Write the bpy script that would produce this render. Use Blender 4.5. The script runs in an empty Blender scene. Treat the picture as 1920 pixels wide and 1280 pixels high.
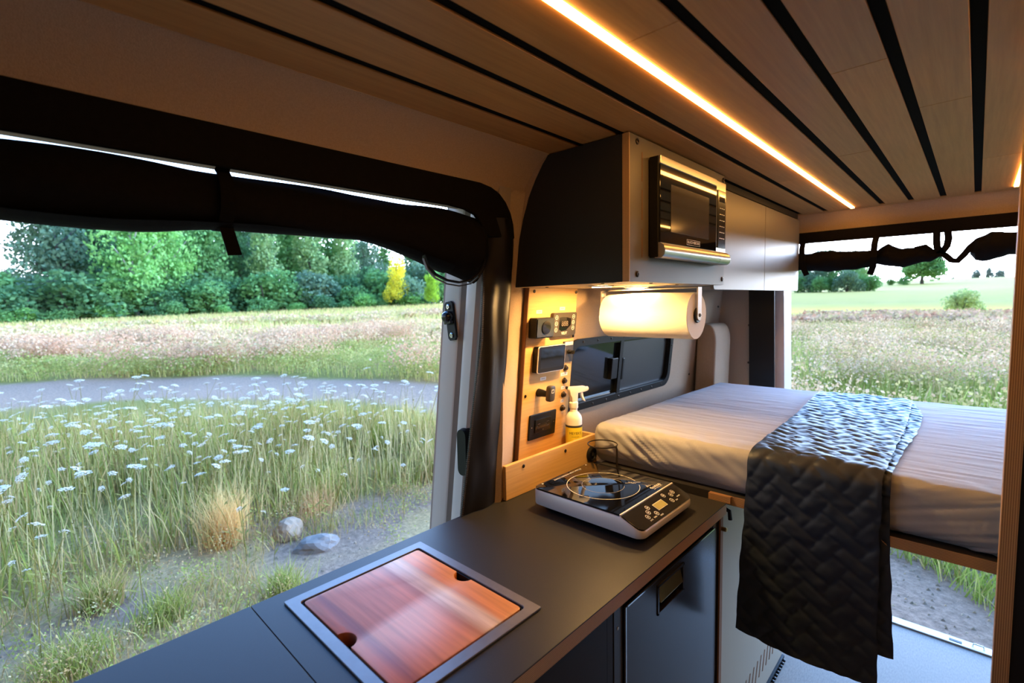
import bpy, bmesh, math, random
import numpy as np
from mathutils import Vector, Matrix, noise
sc = bpy.context.scene
COL = sc.collection
random.seed(7); rng = np.random.default_rng(7)

# ------------------------------------------------------------------ camera
cam_d = bpy.data.cameras.new('camera'); cam = bpy.data.objects.new('camera', cam_d); COL.objects.link(cam)
cam_d.sensor_width = 36.0; cam_d.lens = 17.118
# world right / up / back axes of the camera: eye 1.46 m over the van floor, turned 43.7 deg left of the van's length, pitched 4.5 deg down
cam.matrix_world = Matrix(((0.7241, -0.0390, 0.6886, 0.0), (0.6891, 0.0703, -0.7212, 0.0), (-0.0202, 0.9968, 0.0777, 1.46), (0, 0, 0, 1)))
cam_d.clip_start = 0.02; cam_d.clip_end = 3000
cam_d.dof.use_dof = True; cam_d.dof.focus_distance = 1.35; cam_d.dof.aperture_fstop = 4.0
sc.camera = cam

# ------------------------------------------------------------------ sky (clear evening sky: pale at the horizon, blue overhead)
SKY_STRENGTH = 1.0
w = bpy.data.worlds.new('evening_sky'); sc.world = w; w.use_nodes = True
wn = w.node_tree.nodes; wl = w.node_tree.links
bg = wn['Background']
tc = wn.new('ShaderNodeTexCoord'); sx = wn.new('ShaderNodeSeparateXYZ'); rp = wn.new('ShaderNodeValToRGB')
wl.new(tc.outputs['Generated'], sx.inputs[0]); wl.new(sx.outputs['Z'], rp.inputs[0]); 
e = rp.color_ramp.elements
e[0].position = 0.0; e[0].color = (3.5, 3.6, 3.9, 1)
e[1].position = 1.0; e[1].color = (0.24, 0.70, 1.85, 1)
m_ = e.new(0.22); m_.color = (1.75, 2.75, 4.3, 1)
m_ = e.new(0.50); m_.color = (0.36, 1.02, 2.55, 1)
# the sun has set behind the rear doors (+y): the whole sky brightens smoothly towards that side
az = wn.new('ShaderNodeMapRange'); az.interpolation_type = 'SMOOTHSTEP'; az.inputs[1].default_value = -.45; az.inputs[2].default_value = 1.05; az.inputs[3].default_value = .20; az.inputs[4].default_value = 2.5
wl.new(sx.outputs['Y'], az.inputs[0]); vm = wn.new('ShaderNodeVectorMath'); vm.operation = 'SCALE'
wl.new(rp.outputs[0], vm.inputs[0]); wl.new(az.outputs[0], vm.inputs['Scale']); wl.new(vm.outputs[0], bg.inputs[0])
bg.inputs[1].default_value = SKY_STRENGTH

sc.view_settings.view_transform = 'Standard'; sc.view_settings.look = 'None'
sc.view_settings.gamma = 1.0; sc.view_settings.use_curve_mapping = False
sc.view_settings.exposure = 1.15

# ------------------------------------------------------------------ helpers
ORG = {}
def tag(o, label=None, cat=None, group=None, kind=None):
    if label: o['label'] = label
    if cat: o['category'] = cat
    if group: o['group'] = group
    if kind: o['kind'] = kind
    return o
def thing(name, loc, label, cat, group=None):
    o = bpy.data.objects.new(name, None); o.empty_display_size = 0.05
    o.location = loc; COL.objects.link(o); ORG[o.name] = Vector(loc)
    return tag(o, label, cat, group)
def link(name, me, parent=None, org=None):
    o = bpy.data.objects.new(name, me); COL.objects.link(o)
    if parent is not None:
        o.parent = parent; ORG[o.name] = ORG[parent.name]
    else:
        ORG[o.name] = Vector(org) if org is not None else Vector((0, 0, 0)); o.location = ORG[o.name]
    return o

class MB:
    """collects faces in world coordinates; build() links them as one mesh"""
    def __init__(s): s.v = []; s.f = []; s.m = []; s.cur = 0; s.uv = None
    def add(s, vs, fs):
        n = len(s.v); s.v += [tuple(v) for v in vs]
        s.f += [tuple(i + n for i in f) for f in fs]; s.m += [s.cur] * len(fs); return s
    def box(s, x0, x1, y0, y1, z0, z1):
        vs = [(x0,y0,z0),(x1,y0,z0),(x1,y1,z0),(x0,y1,z0),(x0,y0,z1),(x1,y0,z1),(x1,y1,z1),(x0,y1,z1)]
        return s.add(vs, [(0,3,2,1),(4,5,6,7),(0,1,5,4),(1,2,6,5),(2,3,7,6),(3,0,4,7)])
    def obox(s, M, sx, sy, sz):
        vs = [M @ Vector((x*sx/2, y*sy/2, z*sz/2)) for z in (-1,1) for x, y in ((-1,-1),(1,-1),(1,1),(-1,1))]
        return s.add(vs, [(0,3,2,1),(4,5,6,7),(0,1,5,4),(1,2,6,5),(2,3,7,6),(3,0,4,7)])
    def loft(s, rings, cap=True, closed=True):
        n = len(rings[0]); vs = [p for r in rings for p in r]; fs = []
        for i in range(len(rings) - 1):
            for j in range(n if closed else n - 1):
                k = (j + 1) % n
                fs.append((i*n + j, i*n + k, (i+1)*n + k, (i+1)*n + j))
        if cap and closed:
            fs.append(tuple(range(n - 1, -1, -1))); b = (len(rings) - 1) * n; fs.append(tuple(b + j for j in range(n)))
        return s.add(vs, fs)
    def prism(s, poly, fn0, fn1):
        """poly of 2-D points, fn(p)->3-D at either end"""
        return s.loft([[fn0(p) for p in poly], [fn1(p) for p in poly]])
    def tube(s, pts, r, n=8, closed=False, cap=True):
        pts = [Vector(p) for p in pts]; rings = []; up = None
        rr = r if isinstance(r, (list, tuple)) else [r] * len(pts)
        for i, p in enumerate(pts):
            if closed: t = (pts[(i+1) % len(pts)] - pts[i-1])
            else: t = pts[min(i+1, len(pts)-1)] - pts[max(i-1, 0)]
            t.normalize()
            if up is None:
                up = Vector((0,0,1)) if abs(t.z) < .9 else Vector((1,0,0))
            a = t.cross(up).normalized(); b = a.cross(t).normalized(); up = b
            q = rr[i]; qa, qb = q if isinstance(q, (list, tuple)) else (q, q)
            rings.append([p + a*math.cos(k*2*math.pi/n)*qa + b*math.sin(k*2*math.pi/n)*qb for k in range(n)])
        if closed: rings.append(rings[0])
        return s.loft(rings, cap=cap and not closed)
    def lathe(s, prof, M=Matrix(), n=20):
        rings = [[M @ Vector((max(r, 1e-5)*math.cos(k*2*math.pi/n), max(r, 1e-5)*math.sin(k*2*math.pi/n), z)) for k in range(n)] for r, z in prof]
        return s.loft(rings)
    def grid(s, fn, nu, nv, flip=False):
        vs = [fn(i/nu, j/nv) for j in range(nv+1) for i in range(nu+1)]
        fs = []
        for j in range(nv):
            for i in range(nu):
                a = j*(nu+1)+i; q = (a, a+1, a+nu+2, a+nu+1)
                fs.append(q[::-1] if flip else q)
        return s.add(vs, fs)
    def build(s, name, mat, parent=None, org=None, smooth=False, bevel=0, seg=2, weld=False, fix=True):
        o_ = ORG[parent.name] if parent is not None else (Vector(org) if org is not None else Vector((0,0,0)))
        me = bpy.data.meshes.new(name)
        me.from_pydata([(v[0]-o_[0], v[1]-o_[1], v[2]-o_[2]) for v in s.v], [], s.f)
        mats = mat if isinstance(mat, (list, tuple)) else [mat]
        for m in mats: me.materials.append(m)
        if len(mats) > 1: me.polygons.foreach_set('material_index', s.m)
        if bevel or weld or fix:
            bm = bmesh.new(); bm.from_mesh(me)
            if weld: bmesh.ops.remove_doubles(bm, verts=bm.verts, dist=1e-5)
            if fix: bmesh.ops.recalc_face_normals(bm, faces=bm.faces)
            if bevel:
                ed = [e for e in bm.edges if len(e.link_faces) == 2 and e.calc_face_angle(0) > 0.6]
                bmesh.ops.bevel(bm, geom=ed, offset=bevel, segments=seg, affect='EDGES', profile=0.5, clamp_overlap=True)
            bm.to_mesh(me); bm.free()
        if smooth:
            me.polygons.foreach_set('use_smooth', [True]*len(me.polygons))
            if smooth != 'all':
                try: me.set_sharp_from_angle(angle=math.radians(smooth if not isinstance(smooth, bool) else 40))
                except Exception: pass
        me.update()
        return link(name, me, parent, org)

def rrect(x0, x1, y0, y1, r, n=5, corners=(1,1,1,1)):
    """rounded rectangle outline, corners: (x0y0, x1y0, x1y1, x0y1)"""
    out = []
    for (cx, cy, a0, c, px, py) in ((x0+r, y0+r, 180, corners[0], x0, y0), (x1-r, y0+r, 270, corners[1], x1, y0), (x1-r, y1-r, 0, corners[2], x1, y1), (x0+r, y1-r, 90, corners[3], x0, y1)):
        if c:
            for k in range(n+1):
                a = math.radians(a0 + 90*k/n); out.append((cx + r*math.cos(a), cy + r*math.sin(a)))
        else: out.append((px, py))
    return out
def Tm(x, y, z, axis=None):
    """frame at a point whose local z points along axis"""
    M = Matrix.Translation((x, y, z))
    if axis is not None:
        M = M @ Vector((0,0,1)).rotation_difference(Vector(axis)).to_matrix().to_4x4()
    return M
def frame(loc, ex, ey):
    ex = Vector(ex).normalized(); ey = Vector(ey); ez = ex.cross(ey).normalized(); ey = ez.cross(ex)
    M = Matrix((ex, ey, ez)).transposed().to_4x4(); M.translation = Vector(loc); return M
def screw(parent, loc, axis, mat, r=.0045, h=.0025, name='screw'):
    b = MB(); b.lathe([(0,0),(r,0),(r,h*.6),(r*.75,h),(r*.4,h),(r*.35,h*.5),(0,h*.5)], Tm(*loc, axis), 10)
    return b.build(name, mat, parent, smooth=True)
def text(name, body, size, M, mat, parent, ext=.0002, align='CENTER'):
    cu = bpy.data.curves.new(name, 'FONT'); cu.body = body; cu.size = size; cu.extrude = ext; cu.align_x = align; cu.align_y = 'CENTER'; cu.resolution_u = 3
    t = bpy.data.objects.new(name + '_tmp', cu); COL.objects.link(t)
    dg = bpy.context.evaluated_depsgraph_get(); me = bpy.data.meshes.new_from_object(t.evaluated_get(dg)); me.name = name
    bpy.data.objects.remove(t); bpy.data.curves.remove(cu)
    o_ = ORG[parent.name]; me.transform(Matrix.Translation(-o_) @ M)
    me.materials.clear(); me.materials.append(mat)
    return link(name, me, parent)

# ------------------------------------------------------------------ materials
def _nodes(name):
    m = bpy.data.materials.new(name); m.use_nodes = True
    return m, m.node_tree.nodes, m.node_tree.links, m.node_tree.nodes['Principled BSDF']
def mat(name, c, rough=.5, metal=0.0, spec=.5, var=0.0, vscale=(8,8,8), bump=0.0, bscale=200.0, coat=0.0, sheen=0.0, c2=None, trans=0.0, rvar=0.0, sheen_col=None):
    m, n, l, p = _nodes(name)
    p.inputs['Base Color'].default_value = (*c, 1); p.inputs['Roughness'].default_value = rough; p.inputs['Metallic'].default_value = metal
    p.inputs['Specular IOR Level'].default_value = spec; p.inputs['Coat Weight'].default_value = coat
    if sheen:
        p.inputs['Sheen Weight'].default_value = sheen; p.inputs['Sheen Roughness'].default_value = .4
        if sheen_col: p.inputs['Sheen Tint'].default_value = (*sheen_col, 1)
    if trans: p.inputs['Transmission Weight'].default_value = trans
    co = n.new('ShaderNodeTexCoord')
    if var or c2:
        mp = n.new('ShaderNodeMapping'); mp.inputs['Scale'].default_value = vscale
        nz = n.new('ShaderNodeTexNoise'); nz.inputs['Scale'].default_value = 1.0; nz.inputs['Detail'].default_value = 6
        mx = n.new('ShaderNodeMix'); mx.data_type = 'RGBA'
        a = tuple(v*(1-var) for v in c); b = c2 if c2 else tuple(min(1, v*(1+var)) for v in c)
        mx.inputs[6].default_value = (*a, 1); mx.inputs[7].default_value = (*b, 1)
        mr = n.new('ShaderNodeMapRange'); mr.inputs[1].default_value = .3; mr.inputs[2].default_value = .7
        l.new(co.outputs['Object'], mp.inputs[0]); l.new(mp.outputs[0], nz.inputs['Vector']); l.new(nz.outputs[0], mr.inputs[0])
        l.new(mr.outputs[0], mx.inputs[0]); l.new(mx.outputs[2], p.inputs['Base Color'])
        if rvar:
            r2 = n.new('ShaderNodeMapRange'); r2.inputs[3].default_value = rough - rvar; r2.inputs[4].default_value = rough + rvar
            l.new(nz.outputs[0], r2.inputs[0]); l.new(r2.outputs[0], p.inputs['Roughness'])
    if bump:
        nb = n.new('ShaderNodeTexNoise'); nb.inputs['Scale'].default_value = bscale; nb.inputs['Detail'].default_value = 3
        bp = n.new('ShaderNodeBump'); bp.inputs['Strength'].default_value = bump; bp.inputs['Distance'].default_value = .002
        l.new(co.outputs['Object'], nb.inputs['Vector']); l.new(nb.outputs[0], bp.inputs['Height']); l.new(bp.outputs[0], p.inputs['Normal'])
    return m
def wood(name, ca, cb, along='y', rough=.45, fine=90.0, longs=3.0, bands=0.0, rnd=.12, spec=.4):
    """grain drawn out along one axis, a tone of its own for every object"""
    m, n, l, p = _nodes(name)
    p.inputs['Roughness'].default_value = rough; p.inputs['Specular IOR Level'].default_value = spec
    co = n.new('ShaderNodeTexCoord'); mp = n.new('ShaderNodeMapping')
    s = [fine]*3; s['xyz'.index(along)] = longs; mp.inputs['Scale'].default_value = s
    nz = n.new('ShaderNodeTexNoise'); nz.inputs['Scale'].default_value = 1; nz.inputs['Detail'].default_value = 8; nz.inputs['Roughness'].default_value = .65
    oi = n.new('ShaderNodeObjectInfo'); ad = n.new('ShaderNodeVectorMath'); ad.operation = 'ADD'
    l.new(co.outputs['Object'], ad.inputs[0]); l.new(oi.outputs['Random'], ad.inputs[1]); l.new(ad.outputs[0], mp.inputs[0]); l.new(mp.outputs[0], nz.inputs['Vector'])
    mr = n.new('ShaderNodeMapRange'); mr.inputs[1].default_value = .3; mr.inputs[2].default_value = .7; l.new(nz.outputs[0], mr.inputs[0])
    mx = n.new('ShaderNodeMix'); mx.data_type = 'RGBA'; mx.inputs[6].default_value = (*ca, 1); mx.inputs[7].default_value = (*cb, 1); l.new(mr.outputs[0], mx.inputs[0])
    hs = n.new('ShaderNodeHueSaturation'); r2 = n.new('ShaderNodeMapRange'); r2.inputs[3].default_value = 1-rnd; r2.inputs[4].default_value = 1+rnd
    l.new(oi.outputs['Random'], r2.inputs[0]); l.new(r2.outputs[0], hs.inputs['Value']); l.new(mx.outputs[2], hs.inputs['Color']); l.new(hs.outputs[0], p.inputs['Base Color'])
    bp = n.new('ShaderNodeBump'); bp.inputs['Strength'].default_value = .15; bp.inputs['Distance'].default_value = .001; l.new(nz.outputs[0], bp.inputs['Height']); l.new(bp.outputs[0], p.inputs['Normal'])
    return m
def ply(name, axis='z', pitch=.0032):
    """plywood edge: thin veneers stacked along one axis"""
    m, n, l, p = _nodes(name); p.inputs['Roughness'].default_value = .5
    co = n.new('ShaderNodeTexCoord'); sp = n.new('ShaderNodeSeparateXYZ'); l.new(co.outputs['Object'], sp.inputs[0])
    mu = n.new('ShaderNodeMath'); mu.operation = 'MULTIPLY'; mu.inputs[1].default_value = 1/pitch; l.new(sp.outputs['xyz'.index(axis)], mu.inputs[0])
    fr = n.new('ShaderNodeMath'); fr.operation = 'FRACT'; l.new(mu.outputs[0], fr.inputs[0])
    rp = n.new('ShaderNodeValToRGB'); rp.color_ramp.interpolation = 'LINEAR'; e = rp.color_ramp.elements
    e[0].position = 0; e[0].color = (.26, .135, .055, 1); e[1].position = 1; e[1].color = (.27, .14, .058, 1)
    for q, c in ((.20, (.24,.12,.05,1)), (.28, (.55,.33,.14,1)), (.55, (.58,.36,.155,1)), (.63, (.36,.20,.09,1)), (.9, (.30,.16,.068,1))):
        k = e.new(q); k.color = c
    l.new(fr.outputs[0], rp.inputs[0])
    nz = n.new('ShaderNodeTexNoise'); nz.inputs['Scale'].default_value = 60; nz.inputs['Detail'].default_value = 4; l.new(co.outputs['Object'], nz.inputs['Vector'])
    mx = n.new('ShaderNodeMix'); mx.data_type = 'RGBA'; mx.blend_type = 'MULTIPLY'; mx.inputs[0].default_value = .5
    l.new(rp.outputs[0], mx.inputs[6]); l.new(nz.outputs['Color'], mx.inputs[7]); 
    gm = n.new('ShaderNodeMix'); gm.data_type = 'RGBA'; gm.inputs[0].default_value = .8; l.new(rp.outputs[0], gm.inputs[7]); l.new(mx.outputs[2], gm.inputs[6])
    l.new(gm.outputs[2], p.inputs['Base Color'])
    return m
def emit(name, c, s):
    m, n, l, p = _nodes(name); p.inputs['Base Color'].default_value = (.8,.8,.8,1)
    p.inputs['Emission Color'].default_value = (*c, 1); p.inputs['Emission Strength'].default_value = s; return m
def leafy(name, c, trans=.35, rnd=.25, attr=None, var=.25, vs=1.5):
    """thin foliage: diffuse plus light passing through"""
    m, n, l, p = _nodes(name); n.remove(p); out = [k for k in n if k.type == 'OUTPUT_MATERIAL'][0]
    d = n.new('ShaderNodeBsdfDiffuse'); t = n.new('ShaderNodeBsdfTranslucent'); mx = n.new('ShaderNodeMixShader'); mx.inputs[0].default_value = trans
    l.new(d.outputs[0], mx.inputs[1]); l.new(t.outputs[0], mx.inputs[2]); l.new(mx.outputs[0], out.inputs[0])
    hs = n.new('ShaderNodeHueSaturation')
    if attr:
        a = n.new('ShaderNodeAttribute'); a.attribute_name = attr; l.new(a.outputs['Color'], hs.inputs['Color'])
    else: hs.inputs['Color'].default_value = (*c, 1)
    co = n.new('ShaderNodeTexCoord'); nz = n.new('ShaderNodeTexNoise'); nz.inputs['Scale'].default_value = vs; nz.inputs['Detail'].default_value = 3
    l.new(co.outputs['Object'], nz.inputs['Vector']); mr = n.new('ShaderNodeMapRange'); mr.inputs[1].default_value = .3; mr.inputs[2].default_value = .7
    mr.inputs[3].default_value = 1-var; mr.inputs[4].default_value = 1+var; l.new(nz.outputs[0], mr.inputs[0]); l.new(mr.outputs[0], hs.inputs['Value'])
    l.new(hs.outputs[0], d.inputs[0]); l.new(hs.outputs[0], t.inputs[0])
    return m

M = {}
M['slat'] = wood('caramel_bamboo', (.47,.225,.066), (.60,.305,.10), 'y', .42, 110, 4, rnd=.10)
M['black_backing'] = mat('black_backing', (.004,.0036,.0034), .9, spec=.08)
M['fabric'] = mat('beige_headliner_fabric', (.40,.295,.21), .95, spec=.1, var=.08, vscale=(300,300,300), bump=.5, bscale=500)
M['laminate'] = mat('charcoal_laminate', (.025,.0245,.025), .40, spec=.12, var=.06, vscale=(400,400,400), bump=.06, bscale=900)
M['laminate_grey'] = mat('grey_laminate', (.13,.118,.098), .45, spec=.45, var=.04, vscale=(300,300,300))
M['ply_z'] = ply('plywood_edge_flat', 'z'); M['ply_x'] = ply('plywood_edge_upright', 'x', .0030)
M['bamboo'] = wood('blond_bamboo', (.56,.33,.115), (.70,.43,.165), 'y', .4, 130, 5, rnd=.03)
M['black_plastic'] = mat('black_plastic', (.007,.007,.0075), .42, spec=.25)
M['black_gloss'] = mat('black_gloss_plastic', (.010,.010,.011), .14, spec=.5)
M['grey_plastic'] = mat('dark_grey_plastic', (.042,.035,.030), .4)
M['screw'] = mat('dark_bronze_screw', (.05,.038,.03), .3, metal=.8)
M['steel'] = mat('brushed_steel', (.58,.55,.51), .28, metal=1.0, var=.05, vscale=(4,4,300))
M['silver'] = mat('silver_painted_plastic', (.68,.65,.66), .35, metal=.15)
M['chrome'] = mat('chrome', (.75,.75,.75), .12, metal=1)
M['glass_black'] = mat('black_cooktop_glass', (.004,.004,.005), .035, spec=.6)
M['print'] = mat('pale_print', (.75,.73,.70), .5)
M['lcd'] = mat('amber_lcd', (.34,.31,.10), .3)
M['screen_mesh'] = mat('black_mesh_fabric', (.0045,.0035,.003), .8, spec=.12, bump=.5, bscale=900, var=.2, vscale=(90,90,90))
M['black_vinyl'] = mat('black_vinyl_edge', (.007,.0055,.0045), .40, spec=.35)
M['paint'] = mat('white_body_paint', (.70,.61,.56), .3, spec=.5, coat=.2)
M['paint_shadow'] = mat('shaded_paint_edge', (.30,.25,.22), .5)  # brown tone paints shade into the jamb's edges and groove
M['paper'] = mat('paper_towel', (.86,.83,.78), .95, spec=.1, bump=.4, bscale=350)
M['white_metal'] = mat('white_powder_coat', (.72,.69,.65), .35)
M['sheet'] = mat('taupe_cotton_sheet', (.355,.36,.385), .8, spec=.2, bump=.15, bscale=1200, sheen=.15)
M['quilt'] = mat('charcoal_quilt', (.018,.027,.048), .46, spec=.35, sheen=.20, sheen_col=(.35,.62,1.0), bump=.1, bscale=1500)
M['floor'] = mat('grey_woven_vinyl', (.25,.17,.112), .6, var=.18, vscale=(220,60,1), bump=.1, bscale=400)
M['box_panel'] = mat('pale_sage_panel', (.32,.265,.19), .5)
M['slot'] = mat('slot_shadow_wood', (.20,.09,.04), .7)
M['fridge'] = mat('dark_steel_fridge', (.050,.043,.038), .24, metal=.6, var=.1, vscale=(6,6,6), rvar=.06)
M['brass'] = mat('worn_brass', (.55,.38,.15), .3, metal=1)
M['glass_win'] = mat('smoked_window_glass', (.012,.016,.022), .06, spec=.6)
M['white_plastic'] = mat('white_plastic', (.82,.80,.76), .35)
M['bottle'] = mat('frosted_bottle', (.80,.76,.70), .4)
M['label_yellow'] = mat('yellow_label', (.80,.68,.04), .5)
M['label_pale'] = mat('pale_label', (.80,.72,.50), .5)
M['ink'] = mat('dark_ink', (.04,.035,.03), .6)
M['zip'] = mat('zipper_teeth', (.06,.05,.045), .3, metal=.5)
M['strap'] = mat('black_webbing', (.006,.005,.004), .9, spec=.08)
M['wire'] = mat('dark_wire', (.05,.042,.038), .3, metal=.8)

# ================================================================== THE VAN'S SHELL
ZC = 1.861
GAPS = [-.755, -.637, -.530, -.424, -.317, -.218, -.116, -.014, .090, .192, .294, .400]
LED_GAPS = (3, 8)
b = MB(); b.box(-.90, .60, -1.75, 2.80, ZC+.0042, ZC+.03)
ceiling = b.build('ceiling', M['black_backing'], org=(0,0,ZC)); tag(ceiling, 'black backing board above the bamboo ceiling slats', kind='structure')
edges = [-.856] + [g for g in GAPS] + [.545]
JOINTS = {5: [-.15, 1.689], 6: [1.066], 7: [.20, 1.392], 4: [.704], 3: [.1, 1.9], 8: [.7, 2.05], 2: [-.8], 1: [-.35], 0: [-.6], 9: [1.2], 10: [.6], 11: [1.4], 12: [.5]}
for i in range(len(edges)-1):
    hw0 = 0 if i == 0 else (.0075 if (i-1) in LED_GAPS else .0098)
    hw1 = 0 if i == len(edges)-2 else (.0075 if i in LED_GAPS else .0098)
    x0, x1 = edges[i]+hw0, edges[i+1]-hw1
    ys = [-1.7] + JOINTS.get(i, []) + [2.70]
    for a, c in zip(ys[:-1], ys[1:]):
        b = MB(); b.box(x0, x1, a+.0006, c-.0006, ZC, ZC+.0042)
        b.build('slat', M['slat'], ceiling, bevel=.0008, seg=1)
b = MB(); b.box(-.856, .545, 2.7005, 2.765, ZC, ZC+.0042); b.build('slat', M['slat'], ceiling)

LED_C = (1.0, .47, .105); LED_S = 15.5
M['led'] = emit('warm_led_diffuser', LED_C, LED_S)
M['puck'] = emit('warm_downlight_lens', (1.0, .57, .19), 390.0)
M['alu'] = mat('aluminium_channel', (.6,.58,.55), .4, metal=.8)
for k, (gi, lab) in enumerate(zip(LED_GAPS, ('long glowing warm LED strip running across the ceiling above the microwave', 'short visible end of the LED strip at the right edge by the tall plywood post'))):
    x = GAPS[gi]; y0 = .15; y1 = 2.695 if k == 0 else 2.66
    t = thing('led_strip_light', (x, .7, ZC+.004), lab, 'strip light', 'LED strips in the ceiling')
    b = MB(); b.box(x-.0062, x+.0062, y0, y1, ZC-.0035, ZC+.0015); b.build('diffuser', M['led'], t)
    b = MB(); b.box(x-.0072, x+.0072, y0-.003, y1+.003, ZC+.0016, ZC+.0041); b.build('channel', M['alu'], t)

# side wall (sliding-door side, behind the door): profile leans in towards the top, then coves to the ceiling
def wx(z):
    pr = [(-.02,-1.10),(.9,-1.078),(1.5,-1.012),(1.56,-.998),(1.62,-.977),(1.70,-.953),(1.757,-.930),(1.80,-.905),(1.835,-.880),(1.872,-.846)]
    for (za, xa), (zb, xb) in zip(pr[:-1], pr[1:]):
        if z <= zb: return xa + (xb-xa)*(z-za)/(zb-za)
    return pr[-1][1]
WY0, WY1, WZ0, WZ1 = 1.375, 2.165, 1.075, 1.315
zs = [-.02, .3, .6, .9, WZ0, WZ1, 1.5, 1.56, 1.62, 1.66, 1.70, 1.73, 1.757, 1.78, 1.80, 1.82, 1.835, 1.855, 1.872]
def wall_strip(b, y0, y1, zz, th=.02):
    b.loft([[(wx(z), y0, z) for z in zz] + [(wx(z)-th, y0, z) for z in reversed(zz)], [(wx(z), y1, z) for z in zz] + [(wx(z)-th, y1, z) for z in reversed(zz)]])
wall = MB()
wall_strip(wall, 1.0525, 1.20, zs, .06); wall_strip(wall, 1.20, WY0, zs); wall_strip(wall, WY1, 2.80, zs)
wall_strip(wall, WY0, WY1, [z for z in zs if z <= WZ0]); wall_strip(wall, WY0, WY1, [z for z in zs if z >= WZ1])
wall_left = wall.build('wall_left', M['fabric'], org=(-1.05, 1.9, 0), smooth=30); tag(wall_left, 'beige fabric side wall leaning in above the bed', kind='structure')
for (y, z) in ((2.30, 1.46), (2.40, 1.30), (2.42, 1.08), (2.60, 1.09), (2.70, 1.42)):
    screw(wall_left, (wx(z), y, z), (1,0,0), M['screw'], .006, .003)
# cover of the pillar between door and control panel: lofted
lv = [(.90,-.955,.940,-1.080,1.118),(1.05,-.957,.955,-1.063,1.118),(1.2,-.964,.968,-1.046,1.118),(1.36,-.972,.985,-1.028,1.118),(1.5,-.976,.998,-1.011,1.118),(1.62,-.974,1.0,-.982,1.118),(1.70,-.962,1.0,-.960,1.118),(1.745,-.956,1.0,-.948,1.118),(1.775,-.950,1.0,-.940,1.118)]
b = MB(); b.loft([[(xb, yb, z), ((xa+xb)/2+.006, (ya+yb)/2, z), (xa, ya, z), (xa-.012, ya-.018, z), (xa-.08, ya-.02, z), (xb-.05, yb, z)] for z, xa, ya, xb, yb in lv])
tag(b.build('trim_1', M['fabric'], org=(-.98, 1.05, .9), smooth=50), 'beige fabric pillar cover between the doorway and the bamboo control panel', kind='structure')
# cove of fabric over the sliding door
pr = [(-.850,1.872),(-.853,1.860),(-.868,1.853),(-.890,1.840),(-.912,1.821),(-.932,1.799),(-.945,1.780),(-.952,1.764)]
pr2 = [(x-.025, z+.012) for x, z in reversed(pr)]
b = MB(); b.loft([[(x, -1.75, z) for x, z in pr+pr2], [(x, 1.052, z) for x, z in pr+pr2]])
tag(b.build('trim_2', M['fabric'], org=(-.9, 0, 1.8), smooth=50), 'rounded beige fabric cove over the open sliding door', kind='structure')
# outer body above the door and the wall in front of it (out of view, keeps the light right)
b = MB(); b.box(-1.10, -.985, -1.75, .97, 1.735, 1.90); b.box(-1.02, -.98, -1.75, -.30, -.02, 1.775)
tag(b.build('wall_front_left', M['fabric'], org=(-1, -1, 0)), 'fabric wall ahead of the sliding door', kind='structure')
b = MB(); b.box(.72, .76, -1.75, 2.80, -.02, 1.60); b.loft([[(.72,y,1.60),(.66,y,1.75),(.545,y,1.862),(.545,y,1.90),(.76,y,1.90),(.76,y,1.60)] for y in (-1.75, 2.80)])
tag(b.build('wall_right', M['fabric'], org=(.74, .5, 0)), 'fabric wall on the far side of the van', kind='structure')
b = MB(); b.box(-1.02, .76, -1.79, -1.75, -.02, 1.90)
tag(b.build('wall_front', M['fabric'], org=(-.1, -1.77, 0)), 'partition behind the photographer', kind='structure')
# floor
b = MB(); b.box(-1.09, .76, -1.79, 2.66, -.03, 0); floor = b.build('floor', M['floor'], org=(-.1, .5, 0)); tag(floor, 'pale grey woven vinyl floor', kind='structure')
b = MB(); b.box(-1.0, .72, 2.66, 2.715, -.035, .003); b.box(-1.0, .72, 2.655, 2.668, 0, .007)
sill = b.build('trim_3', M['paint'], org=(-.1, 2.68, 0), bevel=.002); tag(sill, 'white metal sill along the back edge of the floor', kind='structure')
for x in (.06, -.33):
    b = MB(); b.tube([(x-.018, 2.69, .003), (x-.014, 2.69, .014), (x+.014, 2.69, .014), (x+.018, 2.69, .003)], .003, 6); b.build('tie_loop', M['chrome'], sill, smooth=True)
    b = MB(); b.box(x-.09, x-.05, 2.67, 2.685, .003, .008); b.build('latch_plate', M['black_plastic'], sill)
# rear: header, pillar, black fabric edge, door frame
pr = [(2.745,1.885),(2.745,1.872),(2.745,1.858),(2.752,1.845),(2.762,1.82),(2.768,1.795),(2.768,1.765),(2.80,1.765),(2.80,1.90)]
b = MB(); b.loft([[(-1.02,y,z) for y, z in pr], [(.76,y,z) for y, z in pr]])
tag(b.build('wall_rear', M['fabric'], org=(-.1, 2.78, 1.8), smooth=50), 'beige fabric header above the open rear doors', kind='structure')
b = MB(); b.loft([[(xa-.20,2.74,z),(xa-.02,2.74,z),(xa,2.75,z),(xa,2.80,z),(xa-.20,2.80,z)] for z, xa in ((-.02,-.85),(1.0,-.862),(1.5,-.872),(1.77,-.885))])
pl = b.build('trim_4', M['fabric'], org=(-.95, 2.77, 0), smooth=40); tag(pl, 'beige fabric rear corner pillar cover', kind='structure')
for z in (1.12, 1.32): screw(pl, (-.872, 2.742, z), (0,-1,0), M['screw'], .006, .003)
b = MB(); b.loft([[(xa,2.80,z),(xa,2.93,z),(xa-.10,2.93,z),(xa-.13,2.80,z)] for z, xa in ((-.1,-.70),(1.0,-.712),(1.5,-.724),(1.77,-.74))])
b.box(-1.0, .76, 2.80, 2.95, 1.775, 1.92)
tag(b.build('trim_5', M['paint'], org=(-.75, 2.87, 0), smooth=40), 'white painted rear door frame', kind='structure')
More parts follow.
